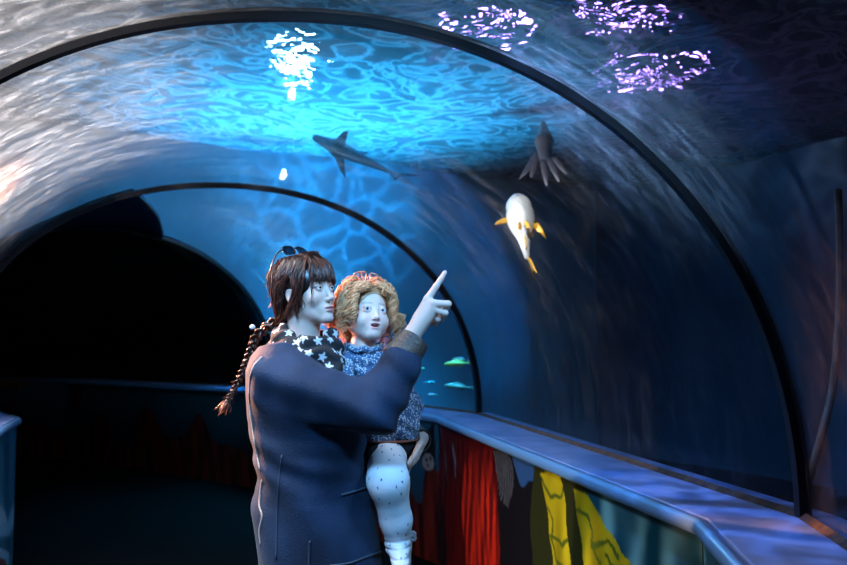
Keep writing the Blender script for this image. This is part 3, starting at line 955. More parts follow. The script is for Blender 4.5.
C_HANDS = [(Ell(c + (c - b).normalized() * .02, (.024, .024, .030)), 0) for b, c in ((c_elr, c_wrr), (c_ell, c_wrl))]
C_ALL = C_JACKET + C_SKIRT + C_LEGS + C_HANDS

# ------------------------------------------------------------------ the woman
woman = empty('person', P(318, 565, WD) * 1.0, 'dark haired woman in navy coat and star print scarf, pointing up at a fish', 'person')
woman.location = Vector((woman.location.x, woman.location.y, 0.0))

def hand_right(f):
    T = lambda x, y, d: P(x, y, d)
    w = T(409, 339, 2.53)
    mcp = {'i': T(427.5, 299, 2.53), 'm': T(432.5, 303.5, 2.52), 'r': T(433.5, 310, 2.522), 'p': T(430.5, 316, 2.53)}
    f.add(Cone(T(402, 352, 2.52), w, .0285, .026), .0)
    f.add(Cone(w, mcp['i'], .023, .0125), .014); f.add(Cone(w, mcp['m'], .022, .0135), .014)
    f.add(Cone(w, mcp['r'], .021, .013), .014); f.add(Cone(w, mcp['p'], .021, .012), .014)
    f.add(Ell(T(422, 319, 2.545), (.026, .022, .03)), .014)
    # index, straight
    q = [mcp['i'], T(436, 286.5, 2.535), T(441, 279, 2.54), T(445, 272.5, 2.545)]
    for a, b, ra, rb in zip(q[:-1], q[1:], (.0122, .0095, .0082), (.0096, .0084, .0068)): f.add(Cone(a, b, ra, rb), .004)
    # middle, ring, little: bent at the knuckles and tucked into the palm
    for kk, pip, dip, tip, r0 in (('m', T(448, 304, 2.524), T(445, 311, 2.560), T(434, 309, 2.572), .0108),
                                  ('r', T(445, 313, 2.530), T(441.5, 319, 2.562), T(431, 315, 2.574), .0104),
                                  ('p', T(438, 319.5, 2.538), T(435.5, 324, 2.565), T(427, 320, 2.572), .0092)):
        f.add(Cone(mcp[kk], pip, r0 * 1.12, r0), .005); f.add(Cone(pip, dip, r0, r0 * .88), .003); f.add(Cone(dip, tip, r0 * .88, r0 * .75), .003)
    # thumb, folded across the far side
    f.add(Cone(T(413, 329, 2.545), T(424, 324, 2.580), .015, .0125), .010); f.add(Cone(T(424, 324, 2.580), T(434, 312, 2.592), .0115, .0095), .004); f.add(Cone(T(434, 312, 2.592), T(438, 304, 2.588), .0095, .0075), .004)

def hand_left(f):
    T = P
    w = T(421, 438, 2.71)
    f.add(Cone(T(414, 438, 2.76), w, .026, .023), 0)
    mc = [T(419.5, 445, 2.635), T(419.5, 449.5, 2.645), T(418, 453, 2.66), T(416, 456, 2.675)]
    for m in mc: f.add(Cone(w, m, .018, .011), .012)
    tips = [(T(418, 448, 2.60), T(413.5, 456.5, 2.572), T(408.5, 464, 2.560)), (T(417, 454, 2.61), T(412, 462, 2.585), T(407, 467, 2.575)),
            (T(416, 458, 2.625), T(411, 464, 2.60), T(406, 468, 2.59)), (T(414, 461, 2.645), T(409, 466, 2.625), T(405, 469, 2.615))]
    for m, (a, b, c) in zip(mc, tips):
        f.add(Cone(m, a, .0105, .0098), .005); f.add(Cone(a, b, .0098, .0088), .003); f.add(Cone(b, c, .0088, .0070), .003)
    f.add(Cone(w, T(415, 436, 2.68), .014, .011), .008); f.add(Cone(T(415, 436, 2.68), T(409, 438, 2.66), .010, .008), .004)

w_shr, w_elr = P(272, 376, 2.45), P(373, 410, 2.405)
w_shl, w_ell = P(322, 376, 2.76), P(362, 436, 2.85)
hipc = P(320, 556, WD)
def ground(p, z): return Vector((p.x, p.y, z))
hip_r, hip_l = ground(hipc + R_W * .095, .84), ground(hipc - R_W * .095, .84)
kn_r, kn_l = ground(hip_r + F_W * .03, .47), ground(hip_l + F_W * .05 - R_W * .01, .47)
an_r, an_l = ground(hip_r - F_W * .02, .085), ground(hip_l + F_W * .01 - R_W * .03, .085)
def body_woman():
    Vh, Fh = head_mesh(False)
    Ch = face_colour(Vh, False, SKIN, (0.52, 0.20, 0.19), (0.05, 0.028, 0.02))
    Vh = to_world(Vh, HEAD_M)
    parts = [(Vh, Fh, Ch)]
    f = Field(P(395, 360, 2.47), P(395, 360, 2.47), .002)
    lo = np.minimum.reduce([A3(P(398, 356, 2.45)), A3(P(452, 268, 2.45)), A3(P(452, 268, 2.62)), A3(P(398, 356, 2.62))]) - .02
    hi = np.maximum.reduce([A3(P(398, 356, 2.45)), A3(P(452, 268, 2.45)), A3(P(452, 268, 2.62)), A3(P(398, 356, 2.62))]) + .02
    f = Field(lo, hi, .0018); hand_right(f); V, F = f.mesh(); parts.append((V, F, None))
    cs = [A3(P(x, y, d)) for x in (400, 428) for y in (428, 484) for d in (2.54, 2.78)]
    f = Field(np.minimum.reduce(cs) - .02, np.maximum.reduce(cs) + .02, .002); hand_left(f); f.cut_field(C_ALL, .002); V, F = f.mesh(); parts.append((V, F, None))
    # trunk, arms and legs under the clothes
    lo = A3(hipc) + np.array((-.45, -.45, 0)); lo[2] = 0.03; hi = A3(hipc) + np.array((.45, .45, 0)); hi[2] = 1.50
    f = Field(lo, hi, .010)
    nb = HEAD_M @ Vector((0, -.046, -.17))
    f.add(Cone(HEAD_M @ Vector((0, -.045, -.16)), nb - UP * .06, .052, .06), 0)
    f.add(Loft([(P(296, 352, WD), .05, .10), (P(300, 372, WD), .10, .16), (P(306, 420, WD), .115, .15), (P(312, 480, WD), .10, .13), (P(318, 540, WD), .12, .165), (P(320, 572, WD), .11, .16)], F_W, R_W), .03)
    f.add(Cone(w_shr, w_elr, .050, .042), .03); f.add(Cone(w_elr, P(402, 352, 2.52), .042, .028), .02)
    f.add(Cone(w_shl, w_ell, .050, .042), .03); f.add(Cone(w_ell, P(414, 438, 2.76), .042, .026), .02)
    for h, k, a in ((hip_r, kn_r, an_r), (hip_l, kn_l, an_l)):
        f.add(Cone(h, k, .080, .052), .03); f.add(Cone(k, a, .052, .036), .02); f.add(Cone(a, a + F_W * .13 - UP * .04, .036, .028), .02)
    f.cut_field(C_ALL, .008)
    V, F = f.mesh(); parts.append((V, F, None))
    VV = []; FF = []; CC = []; n = 0
    for V, F, C in parts:
        VV.append(V); FF.append(F + n); n += len(V)
        if C is None: C = np.tile(np.array(SKIN), (len(V), 1))
        CC.append(C)
    o = mesh_from('body', np.concatenate(VV), np.concatenate(FF), M_SKIN_W, woman)
    set_col(o, np.concatenate(CC))
body_woman()
for s in (-1, 1): eyeball(woman, HEAD_M, (s * .031, .0775, 0), .0125, (0.18, 1, 0.12), M_IRIS_B)

# ---- coat
M_COAT = pbr('navy_suede', (0.007, 0.023, 0.058), 0.8, noise=(7, .5, (0.002, 0.007, 0.019)), bump=(170, 0.25), sheen=0.04, spec=0.25)
M_CUFF = pbr('brown_cuff', (0.07, 0.045, 0.032), 0.5, noise=(25, .6, (0.03, 0.02, 0.018)), bump=(90, .4))
M_RIM_PIPING = pbr('rim_light_fleece_seam', (0.40, 0.31, 0.26), 0.8, bump=(300, .6))
M_SEAM = pbr('coat_seam', (0.022, 0.038, 0.062), 0.7)
coat_rows = [(346, 293, 31), (356, 296, 43), (370, 300, 50), (390, 305, 56), (415, 308, 58), (440, 311, 57), (465, 314.5, 55.5), (490, 316, 57), (505, 316, 59), (520, 318.5, 60.5), (545, 321, 62.5), (572, 323, 64)]
rows = []
for y, cx, w in coat_rows:
    W = w / 316.5; ar = 0.205 if y > 372 else 0.205 * (0.62 + 0.38 * (y - 346) / 26)
    af = math.sqrt(max(W * W - (ar * math.cos(R(BY))) ** 2, .003)) / math.sin(R(BY))
    rows.append((P(cx, y, WD), af, ar))
lo = A3(hipc) + np.array((-.42, -.45, 0)); hi = A3(hipc) + np.array((.42, .45, 0)); lo[2] = .66; hi[2] = 1.50
f = Field(lo, hi, .0055)
f.add(Loft(rows, F_W, R_W), 0)
f.add(Cone(P(282, 366, 2.50), P(300, 386, 2.43), .070, .074), .03)
f.add(Cone(P(274, 379, 2.45), P(325, 396, 2.425), .075, .082), .035)
f.add(Cone(P(325, 396, 2.425), P(372, 409, 2.405), .080, .080), .02)
f.add(Cone(P(376, 409, 2.41), P(400, 366, 2.485), .076, .064), .02)
f.add(Cone(P(400, 366, 2.485), P(404, 356, 2.50), .060, .053), .01)
f.add(Cone(w_shl, w_ell, .072, .070), .03); f.add(Cone(w_ell, P(412, 438, 2.75), .066, .048), .02)
# soft folds: round the bent elbow, under the arm, down the skirt of the coat
def folds(X, Y, Z):
    u = (X * RIGHT.x + Y * RIGHT.y); w = (X * FH.x + Y * FH.y)
    near = np.clip((2.5 - w) / .06, 0, 1)
    a = .0065 * np.sin(62 * (Z * .9 + u * .55) + 2.0 * np.sin(9 * u)) * near * np.clip((Z - 1.10) / .05, 0, 1)
    b = .0120 * np.sin(30 * u + 10 * Z + 2 * np.sin(6 * Z)) * np.clip((1.05 - Z) / .1, 0, 1)
    c = .0050 * np.sin(75 * Z + 22 * u + 1.3 * np.sin(14 * u)) * np.clip(1 - np.abs(Z - 1.08) / .12, 0, 1)
    return a + b + c
f.warp(folds)
f.cut_field(C_ALL, .006)
f.cut(Cone(HEAD_M @ Vector((0, -.045, -.15)), HEAD_M @ Vector((0, -.04, -.05)), .075, .09), .02)
V, Fq = f.mesh()
coat = mesh_from('coat', V, Fq, M_COAT, woman)

from mathutils.bvhtree import BVHTree
def tree_of(*objs):
    vs = []; ps = []
    for o in objs:
        b = len(vs); mw = o.matrix_world if o.parent is None else Matrix.Identity(4)
        vs += [Vector(v.co) for v in o.data.vertices]
        ps += [tuple(b + i for i in p.vertices) for p in o.data.polygons]
    return BVHTree.FromPolygons(vs, ps)
def on_surface(bvh, pts, n, off=0.001):
    out = []
    for x, y in catmull([(a, b, 0) for a, b in pts], n)[:, :2] if isinstance(pts, np.ndarray) else [q[:2] for q in catmull([(a, b, 0) for a, b in pts], n)]:
        d = (P(x, y, 1) - CAM).normalized()
        h = bvh.ray_cast(CAM, d)
        if h[0] is not None: out.append(h[0] + h[1] * off)
    return out
bv = tree_of(coat)
def seam(name, pts, rad, mat, n=24, off=0.0005):
    q = on_surface(bv, pts, n, off)
    if len(q) > 2:
        b = MB(); b.tube(q, rad, 6); return b.build(name, mat, coat)
seam('pocket_welt', [(341, 495), (352, 492), (366, 488)], .0042, M_SEAM)
seam('seam', [(310, 541), (309.5, 552), (309, 564), (309, 568)], .0035, M_SEAM)
seam('seam', [(282, 455), (279, 480), (277, 520), (276, 560)], .0025, M_SEAM)
seam('hem_flap', [(330, 566), (350, 563), (366, 557), (381, 552)], .0040, M_SEAM)
seam('rim_piping', [(262, 357), (254, 366), (250, 380), (249.5, 400), (252, 425), (256, 448), (260, 470)], .0028, M_RIM_PIPING, 40)  # pale fleece seams that also paint in the rim light on her back
seam('rim_piping', [(262, 480), (260, 496), (259.5, 506), (262, 516), (259.5, 530), (260.5, 545)], .0028, M_RIM_PIPING, 30)
# turned back cuffs
def cuff(a, b, ra, rb, name='cuff'):
    ax = (b - a).normalized()
    f = Field(np.minimum(A3(a), A3(b)) - .1, np.maximum(A3(a), A3(b)) + .1, .003)
    f.add(Cone(a, b, ra, rb), 0)
    f.half(b - ax * .002, ax); f.half(a, -ax)
    f.cut(Cone(b - ax * .03, b + ax * .03, rb - .007, rb - .004))
    f.cut_field(C_ALL, .004)
    V, F = f.mesh()
    return mesh_from(name, V, F, M_CUFF, coat)
cuff(P(399, 361, 2.495), P(414.5, 339, 2.53), .0585, .0500)
cuff(P(411, 437, 2.76), P(420.5, 441, 2.69), .052, .040)

# ---- trousers and shoes (below the frame)
M_JEANS = pbr('dark_trousers', (0.03, 0.035, 0.05), 0.8, bump=(200, .3))
M_SHOE = pbr('black_leather', (0.02, 0.02, 0.022), 0.4)
lo = A3(hipc) - .32; hi = A3(hipc) + .32; lo[2] = .04; hi[2] = .86
f = Field(lo, hi, .008)
for h, k, a in ((hip_r, kn_r, an_r), (hip_l, kn_l, an_l)):
    f.add(Cone(h - UP * .06, k, .098, .068), .03); f.add(Cone(k, a, .068, .055), .03)
f.half((0, 0, .07), (0, 0, -1))
f.cut_field(C_LEGS, .006)
V, Fq = f.mesh(); mesh_from('trousers', V, Fq, M_JEANS, woman)
for a in (an_r, an_l):
    f = Field(A3(a) - .22, A3(a) + .22, .004)
    b0 = ground(a, 0)
    f.add(Cone(b0 + UP * .05 - F_W * .04, b0 + UP * .038 + F_W * .14, .042, .036), 0); f.add(Cone(b0 + UP * .06, b0 + UP * .13, .044, .046), .02)
    f.half(b0, -UP)
    V, Fq = f.mesh(); s = mesh_from('shoe', V, Fq, M_SHOE, woman)
    b = MB()
    ring_ = []
    for q in range(24):
        t = q / 24 * 2 * math.pi
        ring_.append(b0 + F_W * (.05 + .138 * math.cos(t)) + R_W * (.044 * math.sin(t)) + UP * .006)
    b.tube(ring_ + [ring_[0]], .006, 6); b.build('sole', M_SHOE, s)

# ---- scarf: black with pale stars, wound round the neck, one end hanging in front
M_SCARF = pbr('scarf_print', (0.01, 0.01, 0.012), 0.85, attr='Col', bump=(220, .25))
f = Field(A3(P(305, 352, WD)) - .20, A3(P(305, 352, WD)) + .20, .0032)
nc = HEAD_M @ Vector((0, -.030, -.158))
pts = []
for q in range(17):
    t = q / 16 * 2 * math.pi
    pts.append(nc + F_W * (.078 * math.cos(t) + .012) + R_W * (.082 * math.sin(t)) + UP * (-.012 - .020 * math.cos(t) + .010 * math.sin(3 * t)))
for a, b in zip(pts[:-1], pts[1:]): f.add(Cone(a, b, .031, .031), .012)
pts2 = [p - UP * .030 + (p - nc).normalized() * .018 for p in pts]
for a, b in zip(pts2[:-1], pts2[1:]): f.add(Cone(a, b, .028, .028), .012)
f.add(Cone(P(322, 352, 2.52), P(334, 372, 2.50), .032, .028), .02); f.add(Cone(P(334, 372, 2.50), P(344, 386, 2.505), .028, .020), .01)
f.add(Cone(P(331, 335, 2.565), P(336, 352, 2.565), .022, .022), .015)
f.warp(lambda X, Y, Z: .0045 * np.sin(110 * Z + 35 * (X + Y) + 2 * np.sin(40 * (X - Y))))
f.cut_field([(Cone(HEAD_M @ Vector((0, -.02, -.055)), HEAD_M @ Vector((0, -.048, -.215)), .050, .054), 0)] + C_JACKET + C_HANDS + [(Cone(CH_M @ Vector((0, -.028, -.12)), CH_M @ Vector((0, -.02, -.08)), .062, .062), 0)], .004)
V, Fq = f.mesh()
scarf = mesh_from('scarf', V, Fq, M_SCARF, woman)
def stamp(o, base, centres, size, colour, shape):
    V = verts_of(o); Nn = normals_of(o)
    C = np.tile(np.array(base, np.float32), (len(V), 1))
    for c, ang in centres:
        i = int(np.argmin(((V - np.array(c)) ** 2).sum(1)))
        n = Vector(Nn[i]); e1 = n.cross(UP); e1 = e1.normalized() if e1.length > 1e-3 else n.orthogonal().normalized(); e2 = n.cross(e1)
        d = V - V[i]
        near = np.linalg.norm(d, axis=1) < size * 1.6
        p = d @ np.array(e1); q = d @ np.array(e2)
        ca, sa = math.cos(ang), math.sin(ang)
        p, q = ca * p - sa * q, sa * p + ca * q
        C[near & shape(p, q, size)] = colour
    set_col(o, C)
def star(p, q, s):
    r = np.hypot(p, q); a = np.mod(np.arctan2(q, p), 2 * math.pi / 5) - math.pi / 5
    return r < s * 0.42 / np.cos(np.pi / 5 - np.abs(a) * 0.0 - 0) * (1.0 + 1.25 * (np.abs(a) / (math.pi / 5)) ** 1.6)
vs = verts_of(scarf); cs = []
bvs = tree_of(scarf)
for x, y in ((276, 331), (289, 333), (304, 337), (318, 341), (284, 345), (272, 346), (299, 350), (309, 353), (322, 357), (331, 339), (336, 334), (329, 366), (338, 377), (297, 342), (313, 365), (335, 351), (342, 384)):
    h = bvs.ray_cast(CAM, (P(x, y, 1) - CAM).normalized())
    if h[0] is not None: cs.append((tuple(h[0]), rng.uniform(0, 6)))
for _ in range(60):
    v = vs[rng.integers(len(vs))]
    if all((v[0] - c[0][0]) ** 2 + (v[1] - c[0][1]) ** 2 + (v[2] - c[0][2]) ** 2 > .030 ** 2 for c in cs): cs.append((tuple(v), rng.uniform(0, 6)))
stamp(scarf, (.010, .010, .013), cs, .0135, (0.62, 0.62, 0.64), star)

# ---- hair
M_HAIR = None
def hair_mat(name, dark, light, rough=0.38):
    m, nt, out = new_mat(name); L = nt.links.new
    at = N(nt, 'ShaderNodeAttribute', attribute_name='Col')
    b = N(nt, 'ShaderNodeBsdfPrincipled'); b.inputs['Roughness'].default_value = rough; b.inputs['Specular IOR Level'].default_value = 0.6
    L(at.outputs['Color'], b.inputs['Base Color'])
    tl = N(nt, 'ShaderNodeBsdfTranslucent'); L(at.outputs['Color'], tl.inputs[0])
    mx = N(nt, 'ShaderNodeMixShader'); mx.inputs[0].default_value = 0.25
    L(b.outputs[0], mx.inputs[1]); L(tl.outputs[0], mx.inputs[2]); L(mx.outputs[0], out.inputs['Surface'])
    return m
class Hair:
    def __init__(s): s.b = MB(); s.c = []
    def strand(s, pts, r, col, sides=4):
        n = len(pts)
        rad = [r * min(1, .6 + 3 * i / n) * (1 if i < n * .6 else max(.15, 1 - (i - n * .6) / (n * .45))) for i in range(n)]
        s.b.tube(pts, rad, sides); s.c += [col] * (n * sides)
    def build(s, name, mat, parent):
        o = s.b.build(name, mat, parent); set_col(o, np.array(s.c)); return o
HC, HRAD = np.array((0, -.013, .030)), np.array((.0815, .1015, .0930))
def push(p, h):
    p = np.array(p, float); k = np.sqrt((((p - HC) / (HRAD + h)) ** 2).sum())
    return HC + (p - HC) * max(1.0, 1.0 / max(k, 1e-6)) if p[2] > -.075 else p
M_WHAIR = hair_mat('dark_brown_hair', 0, 0, .33)
# scalp cap under the strands
f = Field((-.12, -.15, -.14), (.12, .13, .15), .0028)
f.add(Ell(HC, HRAD + .002), 0)
f.add(Cone((0, -.075, -.03), (0.012, -.095, -.095), .045, .028), .03)
f.cut(Ell((0, .115, -.035), (.078, .092, .090)), .008)
for s in (-1, 1): f.cut(Ell((s * .085, -.004, -.016), (.024, .020, .026)), .006)
f.half((0, 0, -.125), (0, 0, -1))
f.cut(Ell((0, .02, -.11), (.065, .07, .06)), .01)
V, Fq = f.mesh()
hair = mesh_from('hair', to_world(V, HEAD_M), Fq, M_WHAIR, woman)
set_col(hair, np.tile((.020, .010, .008), (len(V), 1)))
H = Hair()
G = np.array((.020, -.112, -.088))
def hcol():
    t = rng.random() ** 2.0
    return np.array((.008, .004, .0035)) * (1 - t) + np.array((.22, .055, .028)) * t
def W(pts): return [HEAD_M @ Vector(p) for p in pts]
for i in range(820):
    s = 1 if rng.random() < .55 else -1
    y0 = rng.uniform(-.095, .062)
    h = rng.uniform(.0015, .0105)
    jit = lambda a: rng.normal(0, a)
    top = push((s * rng.uniform(.002, .02), y0, .13), h)
    front = y0 > .022
    if front: mid = [(s * (.080 + jit(.003)), y0 * .75 + jit(.006), .045 + jit(.008)), (s * (.0835 + jit(.003)), .022 + jit(.008), -.014 + jit(.008)), (s * (.080 + jit(.003)), -.018 + jit(.006), -.056 + jit(.006))]
    else: mid = [(s * (.078 + jit(.004)), y0 * .9 - .01 + jit(.006), .055 + jit(.01)), (s * (.080 + jit(.004)), -.045 + .3 * y0 + jit(.01), .010 + jit(.012)), (s * (.058 + jit(.005)), -.085 + jit(.008), -.045 + jit(.010))]
    mid = [push(m, h) for m in mid]
    gp = G + np.array((jit(.008), jit(.006), jit(.010)))
    pts = catmull([top] + mid + [gp], 13)
    pts = [push(p, h) for p in pts]
    H.strand(W(pts), rng.uniform(.0011, .0021), hcol())
for i in range(150):                                   # back of the head, straight down
    x0 = rng.uniform(-.05, .05); h = rng.uniform(.002, .011); jit = lambda a: rng.normal(0, a)
    pts = catmull([push((x0 * .6, -.04 + jit(.02), .13), h), push((x0, -.11, .05 + jit(.01)), h), push((x0 * .9, -.115, -.02 + jit(.01)), h), G + np.array((jit(.008), jit(.006), jit(.01)))], 11)
    H.strand(W([push(p, h) for p in pts]), rng.uniform(.0014, .0025), hcol())
for i in range(170):                                   # fringe
    x0 = rng.uniform(-.060, .060); h = rng.uniform(.002, .013); jit = lambda a: rng.normal(0, a)
    zt = .020 + jit(.005) - .10 * max(0, abs(x0) - .035)
    pts = catmull([push((x0 * .55 + jit(.004), .010 + jit(.012), .128), h), push((x0 * .85, .068, .092 + jit(.004)), h), push((x0 * 1.02 + jit(.003), .097 - 5.5 * x0 * x0, .052), h), (x0 * 1.08 + jit(.004), .0985 - 6.5 * x0 * x0 + jit(.002), zt)], 11)
    H.strand(W(pts), rng.uniform(.0013, .0022), hcol())
for i in range(46):                                    # locks in front of the ears
    s = 1 if i % 2 else -1; jit = lambda a: rng.normal(0, a)
    pts = catmull([push((s * .045, .050 + jit(.006), .11), .008), (s * (.076 + jit(.002)), .050 + jit(.006), .045), (s * (.0785 + jit(.003)), .036 + jit(.006), -.010), (s * (.073 + jit(.004)), .020 + jit(.008), -.050 + jit(.01)), (s * (.067 + jit(.004)), .000 + jit(.008), -.075 + jit(.01))], 12)
    H.strand(W(pts), rng.uniform(.0010, .0020), hcol())
for i in range(5):                                     # stray wisps on the cheek
    s = 1; jit = lambda a: rng.normal(0, a)
    pts = catmull([(s * .056, .074 + jit(.003), .052), (s * .060, .0755 + jit(.003), .012), (s * (.060 + jit(.003)), .073 + jit(.003), -.02), (s * (.062 + jit(.005)), .066 + jit(.004), -.05 + jit(.01))], 9)
    H.strand(W(pts), .0008, hcol())
for i in range(110):                                   # flyaway hairs at the back
    a = rng.uniform(0, 2 * math.pi); jit = lambda q: rng.normal(0, q)
    d = np.array((rng.normal(0, .6), rng.uniform(-1, -.1), rng.uniform(-.5, .9))); d /= np.linalg.norm(d)
    p0 = HC + d * HRAD
    pts = [p0 + d * t * rng.uniform(.006, .013) + np.array((jit(.003), -t * .004 + jit(.003), -t * .009)) for t in range(4)]
    H.strand(W(pts), .0006, hcol(), 3)
o = H.build('hair_strands', M_WHAIR, hair)

# plait down her back
B = Hair()
bp = [HEAD_M @ Vector((.018, -.100, -.070)), P(259, 334, 2.668), P(250.5, 354, 2.665), P(243, 372, 2.655), P(235, 388, 2.65), P(228, 401, 2.65)]
NB = 90
path = [Vector(q) for q in catmull(bp, NB)]
for k in range(3):
    for sub in range(6):
        so = rng.uniform(-1, 1, 2); col = hcol(); pts = []
        for i, p in enumerate(path):
            t = i / (NB - 1); A = .0135 * (1 - t) + .0050 * t
            ph = 2 * math.pi * (k / 3 + t * 5.5)
            tang = (path[min(i + 1, NB - 1)] - path[max(i - 1, 0)]).normalized(); e1 = tang.cross(FH).normalized(); e2 = tang.cross(e1)
            pts.append(p + e1 * (A * math.sin(ph) + so[0] * A * .36) + e2 * (A * .6 * math.sin(2 * ph) + so[1] * A * .36))
        B.b.tube(pts, [(.0050 * (1 - i / NB) + .0021 * i / NB) for i in range(NB)], 5); B.c += [col] * (NB * 5)
for i in range(90):                                    # loose ends sticking out of the plait
    j = rng.integers(2, NB - 4); p = path[j]
    d = Vector(rng.normal(0, 1, 3)).normalized(); q = path[j + 3] - p
    B.strand([p, p + d * .012 + q * .5, p + d * .021 + q * 1.2], .0007, hcol() * 1.5, 3)
plait = B.build('plait', M_WHAIR, hair)
b = MB()
e = path[-1]; tang = (path[-1] - path[-4]).normalized(); e1 = tang.orthogonal().normalized(); e2 = tang.cross(e1)
b.tube([e + (e1 * math.cos(t) + e2 * math.sin(t)) * .006 for t in np.linspace(0, 2 * math.pi, 13)], .003, 6, cap=False)
b.build('hair_tie', pbr('hair_tie', (.03, .03, .04), .6), hair)
T = Hair()
for i in range(46):
    d = Vector(rng.normal(0, 1, 3)) * .0055
    T.strand([e + d * .3, e + tang * .012 + d, e + tang * .026 + d * 1.5 + Vector(rng.normal(0, .002, 3)), e + tang * rng.uniform(.03, .042) + d * 1.6], .0012, np.array((.30, .10, .06)) * rng.uniform(.4, 1.2))
T.build('plait_end', M_WHAIR, hair)
f = Field(A3(P(252, 327, 2.62)) - .03, A3(P(252, 327, 2.62)) + .03, .002)
f.add(Ell(P(252.5, 327, 2.625), (.009, .006, .008)), 0)
V, Fq = f.mesh(); mesh_from('hair_clip', V, Fq, pbr('pale_clip', (.75, .75, .72), .35), hair)

# ---- sunglasses pushed up on the hair: a thing of their own
gl = empty('sunglasses', HEAD_M @ Vector((0, 0, .13)), 'dark framed sunglasses pushed up on top of the woman\'s hair', 'sunglasses')
M_FRAME = pbr('black_frame', (.008, .008, .010), .25)
def lens_mat():
    m, nt, out = new_mat('tinted_lens'); L = nt.links.new
    tr = N(nt, 'ShaderNodeBsdfTransparent'); tr.inputs[0].default_value = (.25, .30, .36, 1)
    g = N(nt, 'ShaderNodeBsdfGlossy'); g.inputs['Roughness'].default_value = .05
    mx = N(nt, 'ShaderNodeMixShader'); mx.inputs[0].default_value = .12
    L(tr.outputs[0], mx.inputs[1]); L(g.outputs[0], mx.inputs[2]); L(mx.outputs[0], out.inputs['Surface'])
    return m
M_LENS = lens_mat()
def G3(x, y, z): return HEAD_M @ Vector((x, y - .012, z - .0045))
fr = MB()
for s in (-1, 1):
    outl = []; 
    for q in range(25):
        t = q / 24 * 2 * math.pi
        cx, cz = math.copysign(abs(math.cos(t)) ** .6, math.cos(t)), math.copysign(abs(math.sin(t)) ** .6, math.sin(t))
        z = .1545 + .0150 * cz
        outl.append(G3(s * .035 + .0265 * cx, -.004 - .55 * (z - .139) - .8 * (.035 + .0265 * cx * s) ** 2, z - 1.6 * (.035 + .0265 * cx * s) ** 2))
    fr.tube(outl, .0022, 6)
fr.tube([G3(-.010, -.014, .160), G3(0, -.012, .1625), G3(.010, -.014, .160)], .0024, 6)
fr.build('frame', M_FRAME, gl)
for s in (-1, 1):
    V = []; 
    for off in (.0008, -.0008):
        for q in range(24):
            t = q / 24 * 2 * math.pi
            cx, cz = math.copysign(abs(math.cos(t)) ** .6, math.cos(t)), math.copysign(abs(math.sin(t)) ** .6, math.sin(t))
            z = .1545 + .0145 * cz; xx = .035 + .0258 * cx * s
            V.append(tuple(G3(s * .035 + .0258 * cx, -.004 - .55 * (z - .139) - .8 * xx ** 2 + off, z - 1.6 * xx ** 2)))
    F_ = [tuple(range(24)), tuple(range(47, 23, -1))] + [(k, 24 + k, 24 + (k + 1) % 24, (k + 1) % 24) for k in range(24)]
    mesh_from('lens', V, F_, M_LENS, gl, False)
    b = MB(); b.tube(catmull([G3(s * .0625, -.018, .155), G3(s * .086, -.027, .137), G3(s * .1010, -.040, .098), G3(s * .1030, -.049, .068), G3(s * .1000, -.056, .046)], 16), .0022, 6); b.build('temple', M_FRAME, gl)
# ------------------------------------------------------------------ the child, carried on the woman's far arm
child = empty('person', P(388, 445, 2.68), 'curly haired toddler in speckled blue jacket and dotted leggings, carried on an arm', 'person')
CSKIN = (0.78, 0.56, 0.47)
def body_child():
    Vh, Fh = head_mesh(True, .0017)
    Ch = face_colour(Vh, True, CSKIN, (0.62, 0.26, 0.24), (0.28, 0.15, 0.08))
    parts = [(to_world(Vh, CH_M), Fh, Ch)]
    lo = A3(c_pelvis) - .36; hi = A3(c_pelvis) + .36
    f = Field(lo, hi, .008)
    nb = CH_M @ Vector((0, -.029, -.135))
    f.add(Cone(CH_M @ Vector((0, -.028, -.12)), nb - UP * .05, .036, .040), 0)
    f.add(Loft([(P(388, 452, 2.68), .078, .070), (P(386, 420, CD), .085, .068), (P(378, 378, CD), .072, .060), (P(371, 356, CD), .050, .046)], CR, CF), .02)
    for a, b, c in ((c_shr, c_elr, c_wrr), (c_shl, c_ell, c_wrl)):
        f.add(Cone(a, b, .030, .025), .02); f.add(Cone(b, c, .025, .018), .01); f.add(Ell(c + (c - b).normalized() * .02, (.016, .014, .024)), .008)
    for h, k, a, t in ((c_hip_r, c_knee_r, c_ank_r, c_toe_r), (c_hip_l, c_knee_l, c_ank_l, c_toe_l)):
        f.add(Cone(h, k, .054, .044), .02); f.add(Cone(k, a, .044, .028), .015); f.add(Cone(a, t, .026, .018), .01)
    V, F = f.mesh(); parts.append((V, F, None))
    VV = []; FF = []; CC = []; n = 0
    for V, F, C in parts:
        VV.append(V); FF.append(F + n); n += len(V)
        CC.append(np.tile(np.array(CSKIN), (len(V), 1)) if C is None else C)
    o = mesh_from('body', np.concatenate(VV), np.concatenate(FF), M_SKIN_C, child)
    set_col(o, np.concatenate(CC))
body_child()
for s in (-1, 1): eyeball(child, CH_M, (s * .0265, .0655, 0), .0120, (0.28, 1, 0.10), M_IRIS_G)
M_TOOTH = pbr('milk_teeth', (.85, .83, .78), .3)
f = Field((-.02, .04, -.07), (.02, .09, -.03), .0012)
f.add(Ell((0, .068, -.0475), (.0115, .0055, .0022)), 0)
V, Fq = f.mesh(); mesh_from('teeth', to_world(V, CH_M), Fq, M_TOOTH, child)

